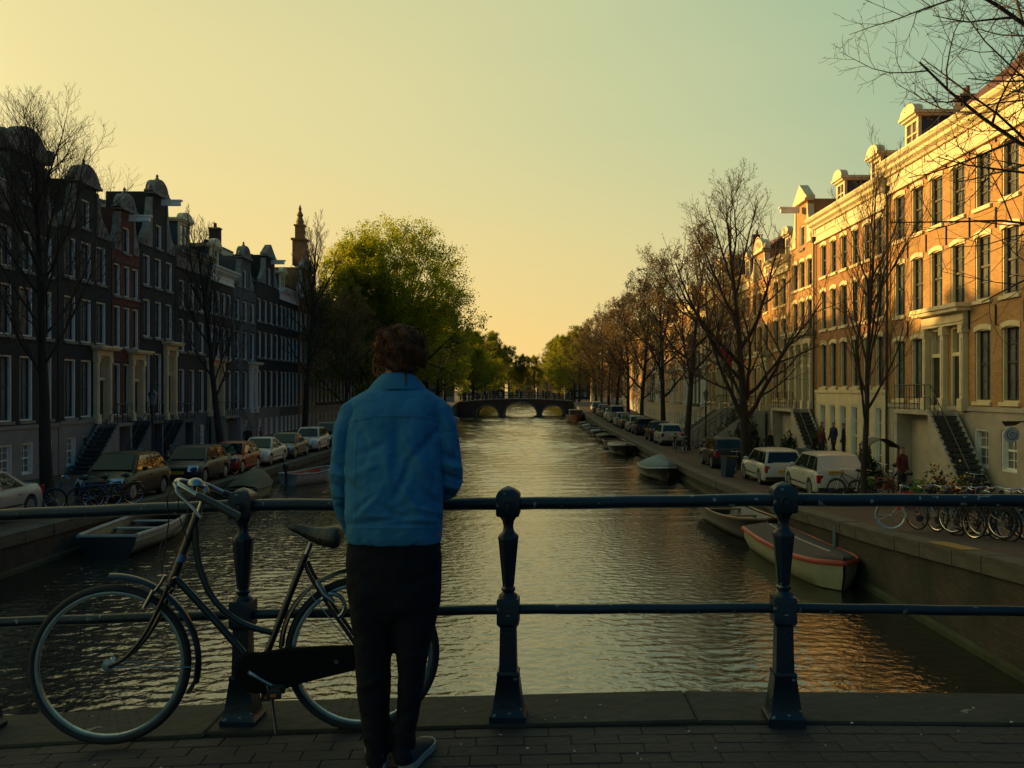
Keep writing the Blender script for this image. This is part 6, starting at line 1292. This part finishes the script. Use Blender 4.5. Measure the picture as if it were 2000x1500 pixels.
def seam(name, pts, r=.0016, m_=None, dbl=0, par=None):
    b = MB(); P = []
    for (x0, y0), (x1, y1) in zip(pts, pts[1:]):
        n = max(2, int(math.hypot(x1-x0, y1-y0)/5))
        for k in range(n): P.append((x0+(x1-x0)*k/n, y0+(y1-y0)*k/n))
    P.append(pts[-1])
    for o_ in ((0, dbl) if dbl else (0,)):
        q = [onj(x, y+o_) for x, y in P]; q = [v for v in q if v is not None]
        if len(q) > 2: b.tube(q, r, 5)
    b.build(name, m_ or M_stitch, jk, smooth=60)
seam('yoke_seam', [(676, 826), (700, 818), (740, 812), (775, 812), (815, 812), (845, 818), (866, 828)], .0014, dbl=3)
seam('waistband_seam', [(678, 1029), (720, 1031), (775, 1032), (830, 1031), (863, 1029)], .0016, dbl=3)
seam('back_seam', [(700, 822), (694, 900), (694, 1025)], .0012); seam('back_seam', [(842, 822), (846, 900), (846, 1025)], .0012)
seam('armhole_seam', [(694, 792), (683, 815), (677, 850), (675, 880)], .0014); seam('armhole_seam', [(852, 792), (861, 815), (866, 850), (867, 880)], .0014)
b = MB(); q = onj(856, 1044)
if q: b.lathe([(.010, -.004), (.008, .003)], tuple(q), 12, ax='y'); b.build('waist_button', mat('brass_button', (.10, .14, .14), .4, metal=.6), jk)
b = MB(); c = PP(777, 757, 3.985); rg = []
for a in np.linspace(-2.2, 2.2, 25):
    s_, k = math.sin(a), -math.cos(a); f = 1+.10*math.cos(a); rg.append([(c.x+.056*s_, c.y+.060*k, c.z+.050+.006*math.cos(a)), (c.x+.064*s_, c.y+.070*k, c.z+.060+.004*math.cos(a)), (c.x+.098*s_*f, c.y+.098*k, c.z+.028), (c.x+.124*s_*f, c.y+.112*k, c.z-.006), (c.x+.108*s_*f, c.y+.102*k, c.z-.008), (c.x+.07*s_, c.y+.072*k, c.z+.02)])
b.loft(rg); me = b.mesh('collar', M_denim); fixn(me); me.polygons.foreach_set('use_smooth', [True]*len(me.polygons)); me.set_sharp_from_angle(angle=R(50)); obj('collar', me, jk)
# trousers
T = MB(); T.loft([ellring(*r, p=2.3) for r in ((1046, 680, 860, 3.80, .112), (1100, 677, 863, 3.79, .122), (1150, 678, 862, 3.785, .12), (1180, 680, 861, 3.785, .112), (1205, 690, 852, 3.785, .085), (1225, 712, 830, 3.785, .04))])
T.loft([ellring(*r, n=20, p=2.2) for r in ((1110, 682, 771, 3.79, .10), (1170, 682, 770, 3.79, .105), (1240, 690, 764, 3.78, .092), (1300, 695, 763, 3.765, .086), (1335, 697, 764, 3.76, .085), (1380, 702, 761, 3.745, .078), (1440, 709, 760, 3.72, .072), (1492, 716, 756, 3.70, .07))])
T.loft([ellring(*r, n=20, p=2.2) for r in ((1110, 768, 860, 3.79, .10), (1170, 768, 860, 3.79, .105), (1205, 770, 855, 3.785, .1), (1245, 771, 846, 3.78, .092), (1275, 773, 837, 3.77, .088), (1300, 775, 833, 3.765, .086), (1335, 778, 829, 3.76, .085), (1380, 774, 822, 3.745, .08), (1430, 768, 812, 3.72, .075), (1470, 768, 812, 3.70, .073), (1484, 770, 812, 3.70, .073))])
tf = [(700, 1300, 765, 1330, -.008, 7), (700, 1345, 760, 1320, .008, 7), (775, 1320, 835, 1350, -.009, 7), (780, 1290, 838, 1275, .007, 8), (705, 1400, 760, 1420, -.008, 6), (770, 1400, 825, 1385, -.008, 6), (768, 1430, 815, 1445, .008, 6), (712, 1440, 758, 1455, .008, 6), (770, 1455, 812, 1470, -.008, 5), (700, 1120, 750, 1160, -.005, 9), (790, 1150, 850, 1120, -.005, 9), (710, 1465, 760, 1480, -.007, 5)]
obj('trousers', remesh(T, 'trousers', M_trou, .0095, 7, tf), MAN)
# body: one continuous surface (head, neck, trunk, arms with hands, legs)
Bd = MB(); hc = PP(778, 692, 4.03)
def ell(c, rx, ry, rz, n=20, m_=14, f=None):
    rg = []
    for i in range(1, m_):
        a = math.pi*i/m_-math.pi/2; rg.append([(c[0]+rx*math.cos(a)*math.cos(t), c[1]+ry*math.cos(a)*math.sin(t), c[2]+rz*math.sin(a)) for t in np.linspace(0, 2*math.pi, n+1)[:-1]])
    Bd.loft(rg)
ell(hc+Vector((0, 0, .01)), .077, .095, .108); ell(hc+Vector((0, .045, -.055)), .055, .055, .07)         # skull, jaw
Bd.tube([hc+Vector((0, .10, .01)), hc+Vector((0, .118, -.02)), hc+Vector((0, .098, -.035))], [.009, .014, .010], 8)                     # nose
for s in (-1, 1): Bd.tube([hc+Vector((s*.076, .0, .012)), hc+Vector((s*.085, -.004, -.005)), hc+Vector((s*.078, .004, -.035))], [.010, .014, .008], 8)    # ears
Bd.tube([hc+Vector((0, .0, -.06)), PP(779, 745, 3.99), PP(777, 775, 3.96), PP(774, 830, 3.94)], [.058, .058, .075, .11], 14)
Bd.tube([PP(772, 830, 3.93), PP(771, 900, 3.88), PP(770, 1000, 3.82), PP(770, 1100, 3.785), PP(770, 1160, 3.785)], [.12, .115, .105, .11, .09], 16)
for s, A_ in ((0, [(712, 800, 3.945), (684, 840, 3.93), (671, 920, 3.88), (667, 952, 3.875), (682, 1010, 3.92), (696, 1052, 3.955)]), (1, [(838, 800, 3.945), (862, 840, 3.93), (876, 915, 3.89), (878, 940, 3.905), (862, 958, 4.03), (842, 955, 4.15)])):
    Bd.tube([PP(772, 812, 3.94)]+[PP(*a) for a in A_], [.05, .05, .045, .04, .038, .032, .026], 12)
for Lg in ([(740, 1120, 3.785), (730, 1240, 3.78), (731, 1335, 3.76), (735, 1440, 3.72), (738, 1500, 3.70)], [(800, 1120, 3.785), (806, 1240, 3.78), (803, 1335, 3.76), (791, 1440, 3.72), (789, 1486, 3.70)]): Bd.tube([PP(*a) for a in Lg], [.070, .055, .040, .034, .028], 12)
def hand(w, d, up_, side_, curl, s=1):
    """palm from wrist w along d; four unequal fingers and a thumb leaving the side of the palm"""
    d, up_, side_ = d.normalized(), up_.normalized(), side_.normalized()
    Bd.tube([w-d*.03, w+d*.02, w+d*.055, w+d*.085], [.026, .027, .030, .026], 10)
    for k, ln in enumerate((.062, .074, .070, .054)):
        p = w+d*.08+side_*(.030-.020*k); q = p+(d*math.cos(.3*curl)-up_*math.sin(.3*curl))*ln*.45; r_ = q+(d*math.cos(1.0*curl)-up_*math.sin(1.0*curl))*ln*.33; t = r_+(d*math.cos(1.6*curl)-up_*math.sin(1.6*curl))*ln*.25; Bd.tube([p, q, r_, t], [.0095, .009, .0085, .007], 8)
    p = w+d*.025+side_*.024; Bd.tube([p, p+side_*.022+d*.022, p+side_*.026+d*.052-up_*.01], [.013, .010, .008], 8)
wr = PP(842, 955, 4.15); hand(wr, Vector((-.55, .75, .02)), Vector((0, 0, 1)), Vector((-.75, -.5, 0)), 1.0)
wl = PP(696, 1052, 3.955); hand(wl, Vector((.35, .25, -.9)), Vector((.3, .9, .3)), Vector((.8, -.3, 0)), .6)
body = remesh(Bd, 'body', [M_skin], .0075, 3); obj('body', body, MAN)
for s in (-1, 1):
    b = MB(); b.lathe([(.004, -.012), (.011, -.006), (.012, .002), (.006, .010)], tuple(hc+Vector((s*.030, .090, .012))), 10, ax='y'); b.build('eye', mat('eye_white', (.5, .5, .48), .2), MAN)
b = MB(); b.tube([hc+Vector((-.024, .094, -.064)), hc+Vector((0, .103, -.062)), hc+Vector((.024, .094, -.064))], [.003, .006, .003], 6); b.build('lips', mat('lips', (.28, .09, .07), .5), MAN)
# hair
Hm = MB(); Hm.loft([ellring(*r, n=24, p=2.1) for r in ((638, 768, 792, 4.02, .03), (643, 755, 808, 4.02, .065), (655, 744, 819, 4.02, .092), (670, 738, 825, 4.015, .106), (690, 734, 827, 4.01, .106), (704, 738, 822, 4.0, .092), (716, 749, 810, 3.992, .076), (726, 764, 799, 3.985, .056), (734, 772, 794, 3.98, .04))])
hm = remesh(Hm, 'hair', M_hair, .009, 3)
nv = len(hm.vertices); hrs = random.Random(3)
for v in hm.vertices:
    k = v.co-hc; v.co += v.normal*(.010*math.sin(k.x*85+k.z*60)+.007*math.sin(k.z*120+k.x*50+1)+.005*math.sin(k.y*110+k.z*80))
    if k.y > .03 and k.z < .045: v.co.y -= (k.y-.03)*.9       # face left free
hair = obj('hair', hm, MAN)
ch = []; vv = [(v.co.copy(), v.normal.copy()) for v in hm.vertices if (v.co-hc).y < .04 or (v.co-hc).z > .05]
for k in range(4200):
    p, n_ = hrs.choice(vv); p = p+Vector((hrs.gauss(0, .004), hrs.gauss(0, .004), hrs.gauss(0, .004))); dn = Vector((0, -.25, -1)); t = (dn-n_*dn.dot(n_)); t = t.normalized() if t.length > .1 else Vector((hrs.gauss(0, 1), -1, 0)).normalized()
    sd_ = t.cross(n_).normalized(); t = (t+sd_*hrs.gauss(0, .45)).normalized(); L_ = hrs.uniform(.022, .048) if (p-hc).z > -.02 else hrs.uniform(.012, .026); ph = hrs.random()*6.3; am = hrs.uniform(.003, .007); lift = hrs.uniform(.0, .22) if hrs.random() < .9 else hrs.uniform(.25, .6); pts = []
    for i in range(6):
        u = i/5; q = p+t*L_*u+n_*(L_*lift*u*(1-.35*u)-.003)+sd_*am*math.sin(ph+u*5.5)+n_*am*.8*math.cos(ph+u*5.5)-Vector((0, 0, 1))*L_*.15*u*u; pts.append(tuple(q))
    ch.append((pts, [.0013, .0014, .0013, .0011, .0009, .0005], 3))
tag(obj('hair_strands', chains_mesh('hair_strands', ch, M_hair), hair), kind='stuff')
for (x, y, r_, yy) in ((737, 716, .020, 4.0), (744, 722, .018, 3.99), (827, 702, .014, 4.0), (736, 700, .016, 4.0), (742, 660, .016, 4.04)):
    b = MB(); c = PP(x, y, yy); pts = [c+Vector((r_*.8*math.cos(a), -.01+.02*math.sin(a*.5), r_*math.sin(a)-.004*a)) for a in np.linspace(0, 7.5, 22)]; b.tube(pts, [.004+.004*math.sin(math.pi*i/21) for i in range(22)], 7); b.build('curl', M_hair, hair, smooth=60)
b = MB(); b.tube([PP(791, 728, 3.94), PP(793, 742, 3.90), PP(792, 753, 3.885)], [.010, .006, .002], 8); b.build('nape_lock', M_sad, hair, smooth=60)
# shoes
def shoe(hx, hy, ang, name='shoe'):
    o = thing('x', None, None); bpy.data.objects.remove(o); z0 = dz(hx)-MZ; c, s_ = math.cos(ang), math.sin(ang)
    def G(u, v, z): return (hx-MX+u*c+v*s_, hy-MY-u*s_+v*c, z0+z)
    L_ = [(0, .030, .075), (.02, .036, .085), (.06, .037, .088), (.11, .038, .075), (.16, .045, .058), (.21, .048, .045), (.25, .042, .034), (.275, .025, .026)]
    b = MB(); b.loft([[G(hw*math.cos(t), v, .022+(h_-.022)*max(0, math.sin(t))**.8) for t in np.linspace(0, math.pi, 11)]+[G(-hw*.9, v, .012), G(hw*.9, v, .012)] for v, hw, h_ in L_]); me = b.mesh(name, M_shoe); fixn(me); me.polygons.foreach_set('use_smooth', [True]*len(me.polygons)); me.set_sharp_from_angle(angle=R(50)); sh = obj(name, me, MAN)
    b = MB(); b.loft([[G(-hw*1.12, v, .0), G(hw*1.12, v, .0), G(hw*1.14, v, .026), G(-hw*1.14, v, .026)] for v, hw, h_ in [(-.008, .026, 0)]+L_+[(.285, .016, 0)]]); me = b.mesh('sole', M_sole); fixn(me); obj('sole', me, sh)
shoe(-.607, 3.66, -.15); shoe(-.492, 3.665, .20)
